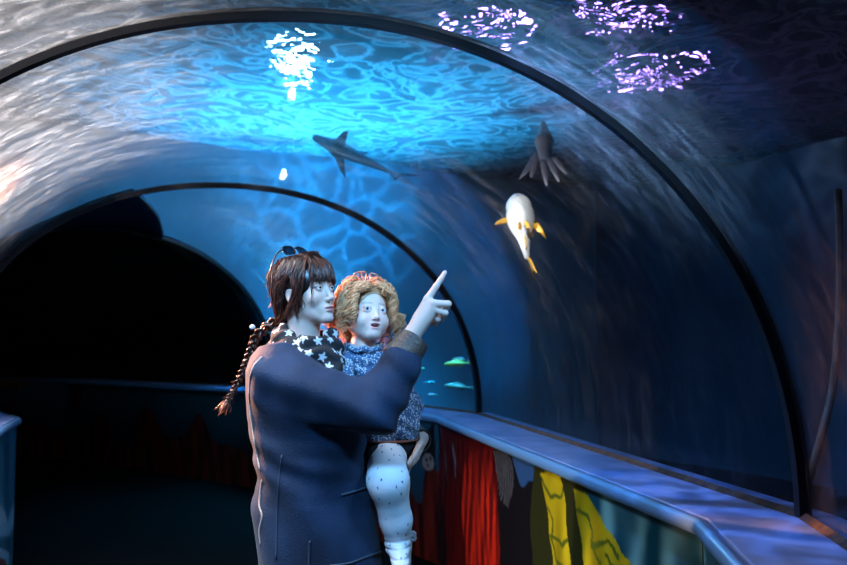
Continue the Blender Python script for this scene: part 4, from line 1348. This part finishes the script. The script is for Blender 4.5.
def denim_mat():
    m, nt, out = new_mat('speckled_denim'); L = nt.links.new
    b = N(nt, 'ShaderNodeBsdfPrincipled'); b.inputs['Roughness'].default_value = .8; b.inputs['Sheen Weight'].default_value = .1
    tc = N(nt, 'ShaderNodeTexCoord')
    vo = N(nt, 'ShaderNodeTexVoronoi', Scale=150.0); L(tc.outputs['Object'], vo.inputs['Vector'])
    nz = N(nt, 'ShaderNodeTexNoise', Scale=60.0, Detail=3); L(tc.outputs['Object'], nz.inputs['Vector'])
    th = N(nt, 'ShaderNodeMath', operation='LESS_THAN'); L(vo.outputs['Distance'], th.inputs[0]); th.inputs[1].default_value = .42
    t2 = N(nt, 'ShaderNodeMath', operation='GREATER_THAN'); L(nz.outputs[0], t2.inputs[0]); t2.inputs[1].default_value = .44
    mu = N(nt, 'ShaderNodeMath', operation='MULTIPLY'); L(th.outputs[0], mu.inputs[0]); L(t2.outputs[0], mu.inputs[1])
    mx = N(nt, 'ShaderNodeMix', data_type='RGBA'); mx.inputs[6].default_value = (.055, .12, .24, 1); mx.inputs[7].default_value = (.62, .68, .72, 1)
    L(mu.outputs[0], mx.inputs[0]); L(mx.outputs[2], b.inputs['Base Color'])
    n2 = N(nt, 'ShaderNodeTexNoise', Scale=45.0, Detail=5); L(tc.outputs['Object'], n2.inputs['Vector'])
    bp = N(nt, 'ShaderNodeBump', Strength=.7, Distance=.012); L(n2.outputs[0], bp.inputs['Height']); L(bp.outputs[0], b.inputs['Normal'])
    L(b.outputs[0], out.inputs['Surface'])
    return m
M_DENIM = denim_mat()
lo = A3(P(372, 400, CD)) - .26; hi = A3(P(372, 400, CD)) + .26
f = Field(lo, hi, .004)
for pr, k in C_JACKET: f.add(pr, k)
f.warp(lambda X, Y, Z: .0035 * (1 + np.sin(95 * Z + 40 * (X * RIGHT.x + Y * RIGHT.y) + 2 * np.sin(33 * Z + 50 * (X * FH.x + Y * FH.y)))))
f.cut(Cone(CH_M @ Vector((0, -.028, -.11)), CH_M @ Vector((0, -.02, -.02)), .042, .06), .01)
V, Fq = f.mesh(); cjk = mesh_from('jacket', V, Fq, M_DENIM, child)
# gathered collar and reddish hem band
b = MB(); M_TRIM = pbr('collar_piping', (.55, .56, .60), .8, bump=(200, .4))
cc = CH_M @ Vector((0, -.018, -.106))
ringp = [cc + CF * (.050 * math.cos(t)) + CR * (.054 * math.sin(t)) + UP * (.004 * math.sin(7 * t) - .010 * math.cos(t)) for t in np.linspace(0, 2 * math.pi, 57)]
b.tube(ringp, .010, 7, cap=False); b.build('collar', M_DENIM, cjk)
b = MB(); b.tube([p + UP * .010 + (p - cc).normalized() * .003 for p in ringp], .0028, 5, cap=False); b.build('collar_piping', M_TRIM, cjk)
b = MB()
hc_ = P(389, 439, CD)
b.tube([hc_ + CR * (.0955 * math.cos(t)) + CF * (.080 * math.sin(t)) for t in np.linspace(0, 2 * math.pi, 49)], .0042, 6, cap=False)
b.build('hem_band', pbr('rust_hem', (.26, .09, .06), .8), cjk)

M_SKIRT = pbr('black_skirt', (.012, .012, .016), .85, bump=(180, .3))
f = Field(A3(c_pelvis) - .2, A3(c_pelvis) + .2, .005)
for pr, k in C_SKIRT: f.add(pr, k)
f.cut_field([(C_JACKET[0][0], 0)], .001) if False else None
V, Fq = f.mesh(); mesh_from('skirt', V, Fq, M_SKIRT, child)

M_LEGG = pbr('printed_leggings', (.7, .7, .72), .85, attr='Col', bump=(260, .2))
f = Field(A3(P(392, 505, 2.72)) - np.array((.20, .34, .30)), A3(P(392, 505, 2.72)) + np.array((.20, .34, .24)), .0034)
for pr, k in C_LEGS[1:]: f.add(pr, k)
za = P(398, 541, 2.57).z
f.warp(lambda X, Y, Z: .0050 * np.maximum(0, np.sin(2 * math.pi * (Z - za) / .021 + 1.5 * np.sin(30 * (X * RIGHT.x + Y * RIGHT.y)))) * np.clip(1 - np.abs(Z - za + .022) / .055, 0, 1))
V, Fq = f.mesh(); legg = mesh_from('leggings', V, Fq, M_LEGG, child)
vs = verts_of(legg); cs = []
for tries in range(9000):
    v = vs[rng.integers(len(vs))]
    if all((v[0] - c[0][0]) ** 2 + (v[1] - c[0][1]) ** 2 + (v[2] - c[0][2]) ** 2 > .0225 ** 2 for c in cs): cs.append((tuple(v), rng.normal(0, .15)))
    if len(cs) > 190: break
def fleck(p, q, s):
    return (p / (s * .27)) ** 2 + (q / (s * .52)) ** 2 < 1
stamp(legg, (.74, .73, .76), cs, .0088, (.045, .055, .11), fleck)
# small knotted bow at the heel side of the ankle
b = MB()
k0 = P(409, 536, 2.60)
for dx, dz, r in ((.012, .006, .0105), (.013, -.007, .0095), (.003, 0, .008)):
    pts = [k0 + RIGHT * dx + UP * dz + (RIGHT * math.cos(t) * .007 + UP * math.sin(t) * .006) for t in np.linspace(0, 2 * math.pi, 13)]
    b.tube(pts, r * .55, 6, cap=False)
bow = b.build('bow', pbr('pale_bow', (.70, .70, .74), .85), child)

# ---- curls
M_CHAIR = hair_mat('strawberry_blond_hair', 0, 0, .42)
KC, KR = np.array((0, -.012, .030)), np.array((.0745, .0870, .0790))
f = Field((-.12, -.14, -.12), (.12, .12, .14), .0030)
f.add(Ell(KC, KR - .0035), 0)
f.add(Ell((0, -.05, -.04), (.066, .045, .06)), .03)
f.cut(Ell((0, .105, -.022), (.060, .085, .078)), .008)
f.half((0, 0, -.095), (0, 0, -1))
f.cut(Ell((0, .02, -.09), (.05, .06, .05)), .01)
V, Fq = f.mesh(); chair_ = mesh_from('hair', to_world(V, CH_M), Fq, M_CHAIR, child)
set_col(chair_, np.tile((.50, .26, .12), (len(V), 1)))
K = Hair()
def ccol(): 
    t = rng.random()
    return np.array((.70, .30, .11)) * (1 - t) + np.array((1.0, .62, .34)) * t
NCURL = 700
W_TREES = [tree_of(q) for q in [scarf, coat] + [c for c in woman.children if c.name.startswith('body')] + [c for c in hair.children if c.name.startswith('hair_strands')]]
def clear_run(pts, gap=.006):
    """the run of points from the root that stays clear of the woman"""
    for i, p in enumerate(pts):
        for tr in W_TREES:
            h = tr.find_nearest(p, .05)
            if h[0] is not None and (h[3] < gap or (p - h[0]).dot(h[1]) < 0 and h[3] < .012): return pts[:max(0, i - 1)]
    return pts
for i in range(NCURL):
    az = rng.uniform(0, 2 * math.pi)                    # 0 = facing
    el = math.asin(rng.uniform(-.50, 1.0))
    if i >= 520:
        az = rng.uniform(-1.15, 1.15); el = rng.uniform(.62, .98) + .10 * abs(az)
    face = abs((az + math.pi) % (2 * math.pi) - math.pi)
    if face < 1.05 and el < .60: continue
    d = np.array((math.sin(az) * math.cos(el), math.cos(az) * math.cos(el), math.sin(el)))
    p0 = KC + d * KR * 1.0
    side = 1 if d[0] >= 0 else -1
    ln = rng.uniform(.10, .15) if el < .8 else rng.uniform(.13, .185)
    # drifts outward and down; from the front parting it sweeps to the sides
    p = p0.copy(); guide = [p.copy()]
    steps = 20; v = d * 1.0
    if face < 1.0: v = v * .4 + np.array((side * 1.3, .15, .1))
    for s_ in range(steps):
        v = v * .80 + np.array((0, 0, -.28)) + d * np.array((.075, .04, .03))
        v /= np.linalg.norm(v)
        p = p + v * ln / steps
        q = (p - KC) / (KR * 1.06); kq = np.sqrt((q ** 2).sum())
        if kq < 1: p = KC + (p - KC) / kq
        if p[1] > .035 and abs(p[0]) < .056 and p[2] < .058: p[0] = side * (.056 + .2 * max(0, p[1] - .035))
        if p[1] > .062 and p[2] < .05: p[1] = .062
        guide.append(p.copy())
    g = catmull(guide, 30)
    turns = rng.uniform(2.6, 5.0); ph0 = rng.uniform(0, 6.28); rad = rng.uniform(.006, .0125)
    col = ccol(); pts = []
    for j in range(30):
        t = j / 29
        tv = Vector(g[min(j + 1, 29)] - g[max(j - 1, 0)]).normalized(); e1 = tv.orthogonal().normalized(); e1 = (Vector((0, 1, 0)) - tv * tv.y); e1 = e1.normalized() if e1.length > .1 else tv.orthogonal().normalized(); e2 = tv.cross(e1)
        a = ph0 + turns * 2 * math.pi * t; rr = rad * min(1, t * 3)
        q = np.array(Vector(g[j]) + (e1 * math.cos(a) + e2 * math.sin(a)) * rr)
        kk = np.sqrt((((q - KC) / (KR * 1.40)) ** 2).sum())
        if kk > 1 and q[2] > 0: q = KC + (q - KC) / kk
        pts.append(CH_M @ Vector(q))
    pts = clear_run(pts)
    if len(pts) > 7: K.strand(pts, rng.uniform(.0011, .0024), col, 4)
for i in range(170):                                   # fine frizz round the outline
    d = np.array((rng.normal(0, 1), rng.normal(-.3, .7), rng.uniform(-.5, 1.2))); d /= np.linalg.norm(d)
    if d[1] > .45 and d[2] < .7: continue
    p0 = KC + d * KR * 1.08
    pts = []
    ph = rng.uniform(0, 6.28)
    for t in range(9):
        pts.append(CH_M @ Vector(p0 + d * .0038 * t + np.array((math.cos(ph + t * 1.1), math.sin(ph + t * .9), -t * .25)) * .0042))
    pts = clear_run(pts)
    if len(pts) > 5: K.strand(pts, .0006, ccol(), 3)
K.build('curls', M_CHAIR, chair_)
# ------------------------------------------------------------------ life in the tank
def fish_frame(c, axis, belly):
    """x = nose direction, z = back, y = side"""
    x = Vector(axis).normalized(); z = -Vector(belly); z = (z - x * z.dot(x)).normalized(); y = z.cross(x)
    return Matrix(((x.x, y.x, z.x, c.x), (x.y, y.y, z.y, c.y), (x.z, y.z, z.z, c.z), (0, 0, 0, 1)))
def fin(name, M, pts, th, mat, parent, n=1):
    """thin solid fin from an outline in the fish's own space; tapered to its edge"""
    pts = [Vector(p) for p in pts]
    c = sum(pts, Vector()) / len(pts)
    nrm = Vector((0, 0, 0))
    for a, b in zip(pts, pts[1:] + pts[:1]): nrm += (a - c).cross(b - c)
    nrm.normalize()
    m = len(pts); V = []
    inner = [c + (p - c) * .55 for p in pts]
    for off in (1, -1):
        V += [tuple(M @ (p + nrm * off * th * .25)) for p in pts] + [tuple(M @ (p + nrm * off * th)) for p in inner] + [tuple(M @ (c + nrm * off * th))]
    F = []
    o = 2 * m + 1
    for k in range(m):
        k2 = (k + 1) % m
        F += [(k, k2, m + k2, m + k), (m + k, m + k2, 2 * m), (o + k2, o + k, o + m + k, o + m + k2), (o + m + k2, o + m + k, o + 2 * m), (k2, k, o + k, o + k2)]
    return mesh_from(name, V, F, mat, parent, True)
M_FWHITE = pbr('fish_white', (.80, .78, .74), .35, noise=(14, .5, (.62, .62, .60)), sss=.0)
M_FYEL = pbr('fish_yellow', (.85, .42, .03), .45)
M_FEYE = pbr('fish_eye', (.03, .03, .03), .1)

def bream():
    # seen from below: belly to the camera, snout up, tail trailing down and away to the right
    nose, tail = P(517, 197, 4.62), P(527, 257, 4.50)
    ax = (nose - tail); Lb = ax.length
    c = (nose + tail) / 2
    M = fish_frame(c, ax, (CAM - c).normalized() * 1.0 + RIGHT * .08)
    t = empty('fish', c, 'white fish with yellow fins swimming up, belly toward the pointing hand', 'fish')
    h = Lb / 2
    f = Field((-h * 1.25, -.10, -.14), (h * 1.15, .10, .12), .004)
    f.add(Ell((h * .38, 0, 0), (h * .62, .076, .098)), 0)
    f.add(Ell((h * .70, 0, -.006), (h * .31, .060, .062)), .03)
    f.add(Cone((h * .2, 0, .004), (-h * .98, 0, .012), .056, .014), .05)
    f.add(Ell((h * .93, 0, -.004), (.030, .030, .022)), .02)
    f.cut(Ell((h * 1.0, 0, -.012), (.030, .022, .005)), .004)
    for s in (-1, 1): f.cut(Cone((h * .52, s * .075, -.05), (h * .58, s * .068, .04), .006, .006), .006)
    V, F = f.mesh(); mesh_from('body', to_world(V, M), F, M_FWHITE, t)
    for s in (-1, 1):
        b = Field((h * .6, s * .045 - .03, 0), (h * .9, s * .045 + .03, .06), .003); b.add(Ell((h * .76, s * .046, .026), (.014, .010, .014)), 0)
        V, F = b.mesh(); mesh_from('eye', to_world(V, M), F, M_FEYE, t)
    # paired fins
    fin('pectoral_fin', M, [(h * .33, -.060, -.015), (h * .30, -.098, -.030), (h * .20, -.135, -.035), (h * .12, -.150, -.030), (h * .14, -.115, -.020), (h * .17, -.062, -.005)][::1], .004, M_FYEL, t)
    fin('pectoral_fin', M, [(h * .05, .060, -.010), (h * .00, .088, -.025), (-h * .25, .108, -.025), (-h * .55, .120, -.015), (-h * .30, .086, -.010), (-h * .10, .058, -.002)], .004, M_FYEL, t)
    for s in (-1, 1):
        fin('pelvic_fin', M, [(-h * .02, s * .012, -.088), (-h * .12, s * .030, -.105), (-h * .34, s * .034, -.118), (-h * .30, s * .016, -.100), (-h * .16, s * .006, -.080)], .004, M_FYEL, t)
    fin('anal_fin', M, [(-h * .38, 0, -.050), (-h * .52, .003, -.080), (-h * .74, .002, -.060), (-h * .78, 0, -.016), (-h * .5, 0, -.03)], .004, M_FYEL, t)
    fin('dorsal_fin', M, [(h * .35, 0, .088), (h * .1, 0, .135), (-h * .3, 0, .115), (-h * .65, 0, .055), (-h * .5, 0, .035), (0, 0, .07)], .004, M_FYEL, t)
    fin('tail_fin', M, [(-h * .93, .000, .012), (-h * 1.12, .014, .060), (-h * 1.62, .030, .095), (-h * 1.36, .020, .030), (-h * 1.42, .022, .006), (-h * 1.68, .034, -.070), (-h * 1.15, .014, -.040)], .004, M_FYEL, t)
bream()

def small_fish(px, py, d, length, ang, col, fincol, label, dirr=1, group=None, fat=.17):
    c = P(px, py, d)
    ax = RIGHT * dirr * math.cos(R(ang)) + UP * math.sin(R(ang)) + FH * .25
    M = fish_frame(c, ax, -UP)
    t = empty('fish', c, label, 'fish', group)
    h = length / 2
    f = Field((-h, -h * .3, -h * .45), (h, h * .3, h * .45), length / 60)
    f.add(Ell((h * .25, 0, 0), (h * .62, h * fat * .62, h * fat * 1.1)), 0); f.add(Cone((0, 0, 0), (-h * .75, 0, 0), h * fat * .7, h * .045), h * .1)
    V, F = f.mesh()
    mesh_from('body', to_world(V, M), F, pbr('fish_skin', col, .35), t)
    mf = pbr('fish_fin', fincol, .5)
    fin('tail_fin', M, [(-h * .70, 0, .02 * h), (-h * 1.05, 0, .22 * h), (-h * .92, 0, 0), (-h * 1.05, 0, -.22 * h), (-h * .70, 0, -.02 * h)], .003, mf, t)
    fin('dorsal_fin', M, [(h * .45, 0, fat * h), (h * .1, 0, fat * h * 1.9), (-h * .4, 0, fat * h * 1.2), (-h * .45, 0, fat * h * .45), (0, 0, fat * h * .8)], .003, mf, t)
    fin('anal_fin', M, [(-h * .05, 0, -fat * h * .8), (-h * .25, 0, -fat * h * 1.7), (-h * .5, 0, -fat * h * .5)], .003, mf, t)
    for s in (-1, 1):
        e = Field((h * .55, s * h * fat * .42 - .02, -.01), (h * .8, s * h * fat * .42 + .02, .04), .0035); e.add(Ell((h * .67, s * h * fat * .40, h * .03), (h * .05, h * .045, h * .05)), 0)
        V, F = e.mesh()
        if len(F): mesh_from('eye', to_world(V, M), F, M_FEYE, t)
    return t
small_fish(457, 363.5, 7.4, .27, -3, (.62, .46, .06), (.7, .42, .05), 'long yellow fish with white head just above the far ledge', -1)
small_fish(449, 361.5, 8.3, .20, 6, (.55, .45, .42), (.4, .35, .35), 'greyish pink fish right behind the long yellow fish', -1) if False else None
small_fish(461, 359.5, 8.4, .20, 6, (.24, .18, .16), (.2, .16, .16), 'greyish pink fish tucked behind the long yellow fish', -1)
small_fish(458, 386.5, 7.6, .30, 4, (.22, .26, .17), (.15, .2, .17), 'olive fish low over the ledge, beneath the yellow fish', -1, fat=.14)
small_fish(430, 382.5, 7.6, .12, 0, (.07, .36, .42), (.08, .3, .36), 'tiny bright cyan fish between the pointing sleeve and the olive fish', 1)
small_fish(432, 395, 7.8, .14, -4, (.26, .19, .20), (.2, .16, .17), 'tiny mauve fish lowest over the ledge by the child', 1)
small_fish(421, 369, 7.9, .10, 10, (.16, .30, .14), (.15, .25, .12), 'tiny green fish close to the woman\'s pointing cuff', 1)

# small shark gliding under the surface, a dark outline against the light
def shark():
    c = P(352, 155, 6.6)
    ax = (P(312, 134, 6.9) - P(394, 172, 6.3))
    M = fish_frame(c, ax, (CAM - c).normalized() + UP * -.4)
    t = empty('fish', c, 'dark slim shark gliding beneath the bright water above the crown of the tunnel', 'shark')
    h = ax.length / 2
    m = pbr('shark_skin', (.004, .018, .035), .7, spec=.1)
    f = Field((-h * 1.05, -.12, -.12), (h * 1.05, .12, .12), .008)
    f.add(Cone((h * .35, 0, 0), (h * .92, 0, 0), .065, .030), 0); f.add(Cone((h * .35, 0, 0), (-h * .95, 0, .01), .068, .010), .03)
    V, F = f.mesh(); mesh_from('body', to_world(V, M), F, m, t)
    for s in (-1, 1):
        fin('pectoral_fin', M, [(h * .42, s * .05, -.02), (h * .18, s * .17, -.03), (h * .05, s * .20, -.03), (h * .15, s * .05, -.02)], .006, m, t)
    fin('dorsal_fin', M, [(h * .25, 0, .05), (0, 0, .15), (-h * .08, 0, .14), (-h * .05, 0, .04)], .006, m, t)
    fin('tail_fin', M, [(-h * .85, 0, .01), (-h * 1.2, 0, .16), (-h * 1.08, 0, .02), (-h * 1.15, 0, -.07), (-h * .88, 0, -.01)], .006, m, t)
shark()
# fish shape standing in for a pale ghost reflection above the white one
def ghost_fish():
    nose, tail = P(543, 120, 5.2), P(545, 158, 5.1)
    ax = nose - tail; h = ax.length / 2; c = (nose + tail) / 2
    M = fish_frame(c, ax, (CAM - c).normalized())
    t = empty('fish', c, 'dim pale ghost reflection shaped as a fish with hanging fins above the white fish', 'fish')
    m = pbr('ghost_reflection_skin', (.11, .10, .13), .6)
    f = Field((-h * 1.2, -.09, -.08), (h * 1.2, .09, .08), .006)
    f.add(Cone((h * .8, 0, 0), (-h * .1, 0, 0), .018, .055), 0); f.add(Cone((-h * .1, 0, 0), (-h * 1.0, .0, 0), .055, .040), .02)
    V, F = f.mesh(); mesh_from('body', to_world(V, M), F, m, t)
    for k, (a, l) in enumerate(((-.30, .16), (.08, .22), (.32, .21), (.52, .17))):
        d = Vector((-math.cos(a), math.sin(a), 0)); s = Vector((math.sin(a), math.cos(a), 0)) * .020
        p = Vector((-h * .85, .03 * (k - 1.5), 0))
        fin('trailing_fin', M, [tuple(p + s), tuple(p + d * l * .6 + s * 1.1), tuple(p + d * l + s * .3), tuple(p + d * l * .95 - s * .4), tuple(p + d * l * .5 - s), tuple(p - s)], .008, m, t)
    fin('side_fin', M, [(-h * .5, -.045, 0), (-h * 1.3, -.12, .01), (-h * 2.0, -.17, .01), (-h * 1.6, -.09, 0), (-h * .9, -.03, 0)], .006, m, t)
ghost_fish()

# rock column with orange crust outside the vault on the near left
M_ROCK = pbr('dark_rock', (.07, .06, .055), .9, noise=(9, .5, (.03, .03, .03)), bump=(14, 1.0))
M_CRUST = pbr('orange_crust', (.62, .20, .03), .85, noise=(30, .5, (.14, .05, .02)), bump=(40, .9))
base = ring(5.38, 14.6); topc = ring(6.06, 14.4)
t = empty('rock', base, 'leaning rock column with an orange crust outside the vault, in the dim corner', 'rock')
f = Field(base + Vector((-.6, -.6, 0)), base + Vector((1.1, .7, 2.3)), .018)
for k in range(9):
    z = .12 + k * .21; q = base.lerp(topc, (k / 8) ** 1.6)
    f.add(Ell(Vector((q.x + .03 * math.sin(2.3 * k), q.y + .05 * math.cos(1.7 * k), z)), (.27 - .012 * k, .30 - .008 * k, .19)), .06)
f.warp(lambda X, Y, Z: .02 * np.sin(17 * X + 9 * Z) * np.sin(15 * Y + 11 * Z) + .012 * np.sin(41 * X + 5 * Y + 37 * Z))
V, F = f.mesh(); mesh_from('column', V, F, M_ROCK, t)
f = Field(topc + Vector((-.4, -.4, 1.75)), topc + Vector((.4, .4, 2.25)), .012)
for k in range(30):
    a = rng.uniform(0, 6.28); r_ = .17 * math.sqrt(rng.random())
    f.add(Ell(topc + Vector((r_ * math.cos(a), 1.3 * r_ * math.sin(a), 1.965 + rng.uniform(-.05, .03))), (rng.uniform(.03, .07), rng.uniform(.03, .08), rng.uniform(.03, .05))), .02)
V, F = f.mesh(); mesh_from('crust', V, F, M_CRUST, t)

# brown pole behind the acrylic at the near corner
b = MB(); b.tube(catmull([P(800, 506, 2.50), P(806, 488, 2.51), P(820, 440, 2.52), P(833, 385, 2.58), P(839, 320, 2.64), P(840, 250, 2.70), P(838, 190, 2.76)], 40), .0125, 10)
pole = b.build('pole', pbr('brown_pole', (.10, .055, .035), .6, noise=(25, .6, (.035, .025, .022))))
tag(pole, 'thin brown curved pole rising from the ledge at the near corner', 'pole')
# ------------------------------------------------------------------ lights
def lamp(kind, name, loc, target, energy, col, size=0.3, spot=60, blend=0.6, caustic=None, size_y=None):
    d = bpy.data.lights.new(name, kind)
    d.energy = energy; d.color = col
    o = bpy.data.objects.new(name, d); COL.objects.link(o)
    o.location = loc
    if target is not None:
        o.rotation_euler = (Vector(target) - Vector(loc)).to_track_quat('-Z', 'Y').to_euler()
    if kind == 'SPOT':
        d.spot_size = R(spot); d.spot_blend = blend; d.shadow_soft_size = size
    elif kind == 'AREA':
        d.shape = 'DISK' if size_y is None else 'RECTANGLE'; d.size = size
        if size_y: d.size_y = size_y
    else: d.shadow_soft_size = size
    if caustic:
        d.use_nodes = True
        nt = d.node_tree; L = nt.links.new
        em = nt.nodes.get('Emission')
        tc = N(nt, 'ShaderNodeNewGeometry')
        nz = N(nt, 'ShaderNodeTexNoise', Scale=caustic * 0.8, Detail=3.0); L(tc.outputs['Incoming'], nz.inputs['Vector'])
        mx = N(nt, 'ShaderNodeMix', data_type='RGBA', blend_type='ADD'); mx.inputs[0].default_value = 0.22
        L(tc.outputs['Incoming'], mx.inputs[6]); L(nz.outputs['Color'], mx.inputs[7])
        vo = N(nt, 'ShaderNodeTexVoronoi', feature='DISTANCE_TO_EDGE', Scale=caustic); L(mx.outputs[2], vo.inputs['Vector'])
        mr = N(nt, 'ShaderNodeMapRange'); mr.inputs[1].default_value = 0.0; mr.inputs[2].default_value = 0.22; mr.inputs[3].default_value = 1.0; mr.inputs[4].default_value = 0.0
        L(vo.outputs['Distance'], mr.inputs[0])
        pw = N(nt, 'ShaderNodeMath', operation='POWER'); L(mr.outputs[0], pw.inputs[0]); pw.inputs[1].default_value = 2.5
        ma = N(nt, 'ShaderNodeMath', operation='MULTIPLY_ADD'); L(pw.outputs[0], ma.inputs[0]); ma.inputs[1].default_value = 1.8; ma.inputs[2].default_value = 0.45
        L(ma.outputs[0], em.inputs['Strength'])
    return o

w = bpy.data.worlds.new('world'); SC.world = w
w.use_nodes = True
w.node_tree.nodes['Background'].inputs[0].default_value = (0.01, 0.02, 0.05, 1)
w.node_tree.nodes['Background'].inputs[1].default_value = 0.1


def emit_mat(name, col, strength):
    m, nt, out = new_mat(name)
    e = N(nt, 'ShaderNodeEmission'); e.inputs[0].default_value = (*col, 1); e.inputs[1].default_value = strength
    nt.links.new(e.outputs[0], out.inputs['Surface'])
    return m
M_HOUSING = pbr('lamp_housing', (.05, .05, .055), .5)
def above_water(px, py, h):
    """where a lamp hangs h above the ripples so that it shows, refracted, at this place"""
    d = (P(px, py, 1) - CAM).normalized(); q = CAM + d * ((3.35 - CAM.z) / d.z)
    sn = math.sqrt(max(0, 1 - d.z ** 2)) * .95; e = math.asin(math.sqrt(1 - sn * sn))
    hd = Vector((d.x, d.y, 0)).normalized()
    return q + hd * (h / math.tan(e)) + Vector((0, 0, h))
def floodlight(c, aim, rod, spots, r, label, mat):
    """lamp head with several round lenses facing aim; hangs from the hall on a thin drop rod"""
    c = Vector(c); z = (Vector(aim) - c).normalized(); x = z.orthogonal().normalized(); y = z.cross(x)
    x = (RIGHT - z * RIGHT.dot(z)).normalized(); y = z.cross(x)
    t = empty('floodlight', c, label, 'lamp', 'lamps over the tank')
    b = MB()
    sx = max(abs(p[0]) for p in spots) + r * 1.6; sy = max(abs(p[1]) for p in spots) + r * 1.6
    rot = Matrix(((x.x, y.x, z.x), (x.y, y.y, z.y), (x.z, y.z, z.z)))
    b.box(c - z * .05, (2 * sx, 2 * sy, .08), rot)
    b.build('housing', M_HOUSING, t, False)
    if rod: b = MB(); b.tube([c - z * .05, Vector((c.x, c.y, 6.2))], .012, 6); b.build('drop_rod', M_HOUSING, t)
    for px_, py_ in spots:
        q = c + x * px_ + y * py_ + z * .002
        V = [tuple(q + (x * math.cos(a) + y * math.sin(a)) * r) for a in np.linspace(0, 2 * math.pi, 12, endpoint=False)] + [tuple(q + (x * math.cos(a) + y * math.sin(a)) * r - z * .011) for a in np.linspace(0, 2 * math.pi, 12, endpoint=False)]
        F = [tuple(range(12)), tuple(range(23, 11, -1))] + [(k, 12 + k, 12 + (k + 1) % 12, (k + 1) % 12) for k in range(12)]
        mesh_from('lens', V, F, mat, t, False)
E_WHITE = emit_mat('white_led', (.45, .85, 1.0), 110)
E_PURPLE = emit_mat('purple_led', (.42, .22, 1.0), 30)
grid = [(-.16, .10), (-.08, .13), (.02, .14), (.11, .11), (.18, .08), (-.02, .03), (.03, -.04), (.10, -.10), (.15, -.15), (-.04, -.12)]
floodlight(above_water(293, 66, .9), (0.0, 1.0, 1.6), True, grid, .028, 'white lamp cluster over the crown of the tunnel, glaring through the ripples', E_WHITE)
pg = [(-.36, .04), (-.20, -.04), (-.03, .04), (.13, -.03), (.30, .04)]
for (px_, py_, d_, lb) in ((625, 18, 1.0, 'purple lamp bar over the tank, top of the dark water'), (655, 78, 1.1, 'purple lamp bar over the tank, below the first purple glints'), (488, 30, 1.0, 'purple lamp bar over the tank, nearest the white glare')):
    floodlight(above_water(px_, py_, d_), (0.6, 2.0, 1.2), True, pg, .036, lb, E_PURPLE)

# unseen warm fills, low and overhead, added to lighten the vault's near left
lamp('SPOT', 'vault_fill_low', (-3.6, 3.3, 0.9), (-1.1, 3.7, 2.75), 2600, (1.0, 0.88, 0.86), 0.02, 66, 0.7, caustic=9)
h = lamp('AREA', 'vault_fill_top', (-1.2, 2.75, 3.28), (-1.2, 2.7501, 0), 190, (1.0, 0.90, 0.89), 1.3, size_y=3.6)
h.data.spread = R(78); h.rotation_euler = (0, R(-6), 0)
# white lamps ahead, above the crown of the vault
lamp('SPOT', 'white_flood', P(294, 76, 5.2), (0.15, 4.0, 2.0), 22, (0.28, 0.70, 1.0), 0.022, 150, 0.9)
lamp('POINT', 'white_lamp_far', P(286, 158, 6.6), None, 18, (0.70, 0.92, 1.0), 0.02)
# blue lamps over the outer tank, and above the water
h = lamp('AREA', 'blue_bank', (1.3, 7.2, 3.28), (1.2, 7.4, 1.5), 130, (0.02, 0.43, 0.90), 1.2, size_y=0.8)
h.data.spread = R(75)
lamp('SPOT', 'blue_over', (0.8, 7.2, 6.0), (0.75, 7.0, 3.3), 3000, (0.02, 0.42, 0.90), 0.3, 92, 1.0)
lamp('SPOT', 'blue_tank_wall', (1.9, 6.2, 3.1), (0.8, 9.0, 2.8), 360, (0.02, 0.43, 0.90), 0.015, 56, 1.0, caustic=7)
# cyan lamps over the people: one ahead of them, a weaker one from the fish side
lamp('SPOT', 'cyan_front', (-0.35, 0.55, 2.95), (0.2, 2.55, 1.4), 540, (0.19, 0.54, 1.0), 0.2, 44, 0.6)
lamp('SPOT', 'cyan_key', (1.9, 1.5, 3.0), (0.2, 2.55, 1.5), 220, (0.30, 0.60, 1.0), 0.25, 40, 0.6)
# unseen violet fill added to brighten the near ledge
lamp('SPOT', 'ledge_fill', (0.7, 2.2, 3.1), (1.5, 2.3, 0.9), 130, (0.22, 0.42, 1.0), 0.02, 44, 0.8, caustic=8)
# unseen spot added to brighten the white fish
lamp('SPOT', 'fish_fill', (0.75, 2.5, 3.05), (1.55, 4.2, 2.0), 170, (0.95, 0.97, 1.0), 0.05, 18, 0.5)
# warm rim from behind
lamp('SPOT', 'warm_rim', (-2.0, 5.0, 2.45), (0.08, 2.6, 1.46), 4500, (1.0, 0.40, 0.22), 0.10, 17, 0.5)
# unseen warm fill added across the walkway to brighten the printed panels
lamp('SPOT', 'panel_fill', (-1.05, 2.95, 1.15), (1.25, 3.3, 0.55), 120, (1.0, 0.86, 0.76), 0.06, 62, 0.7)
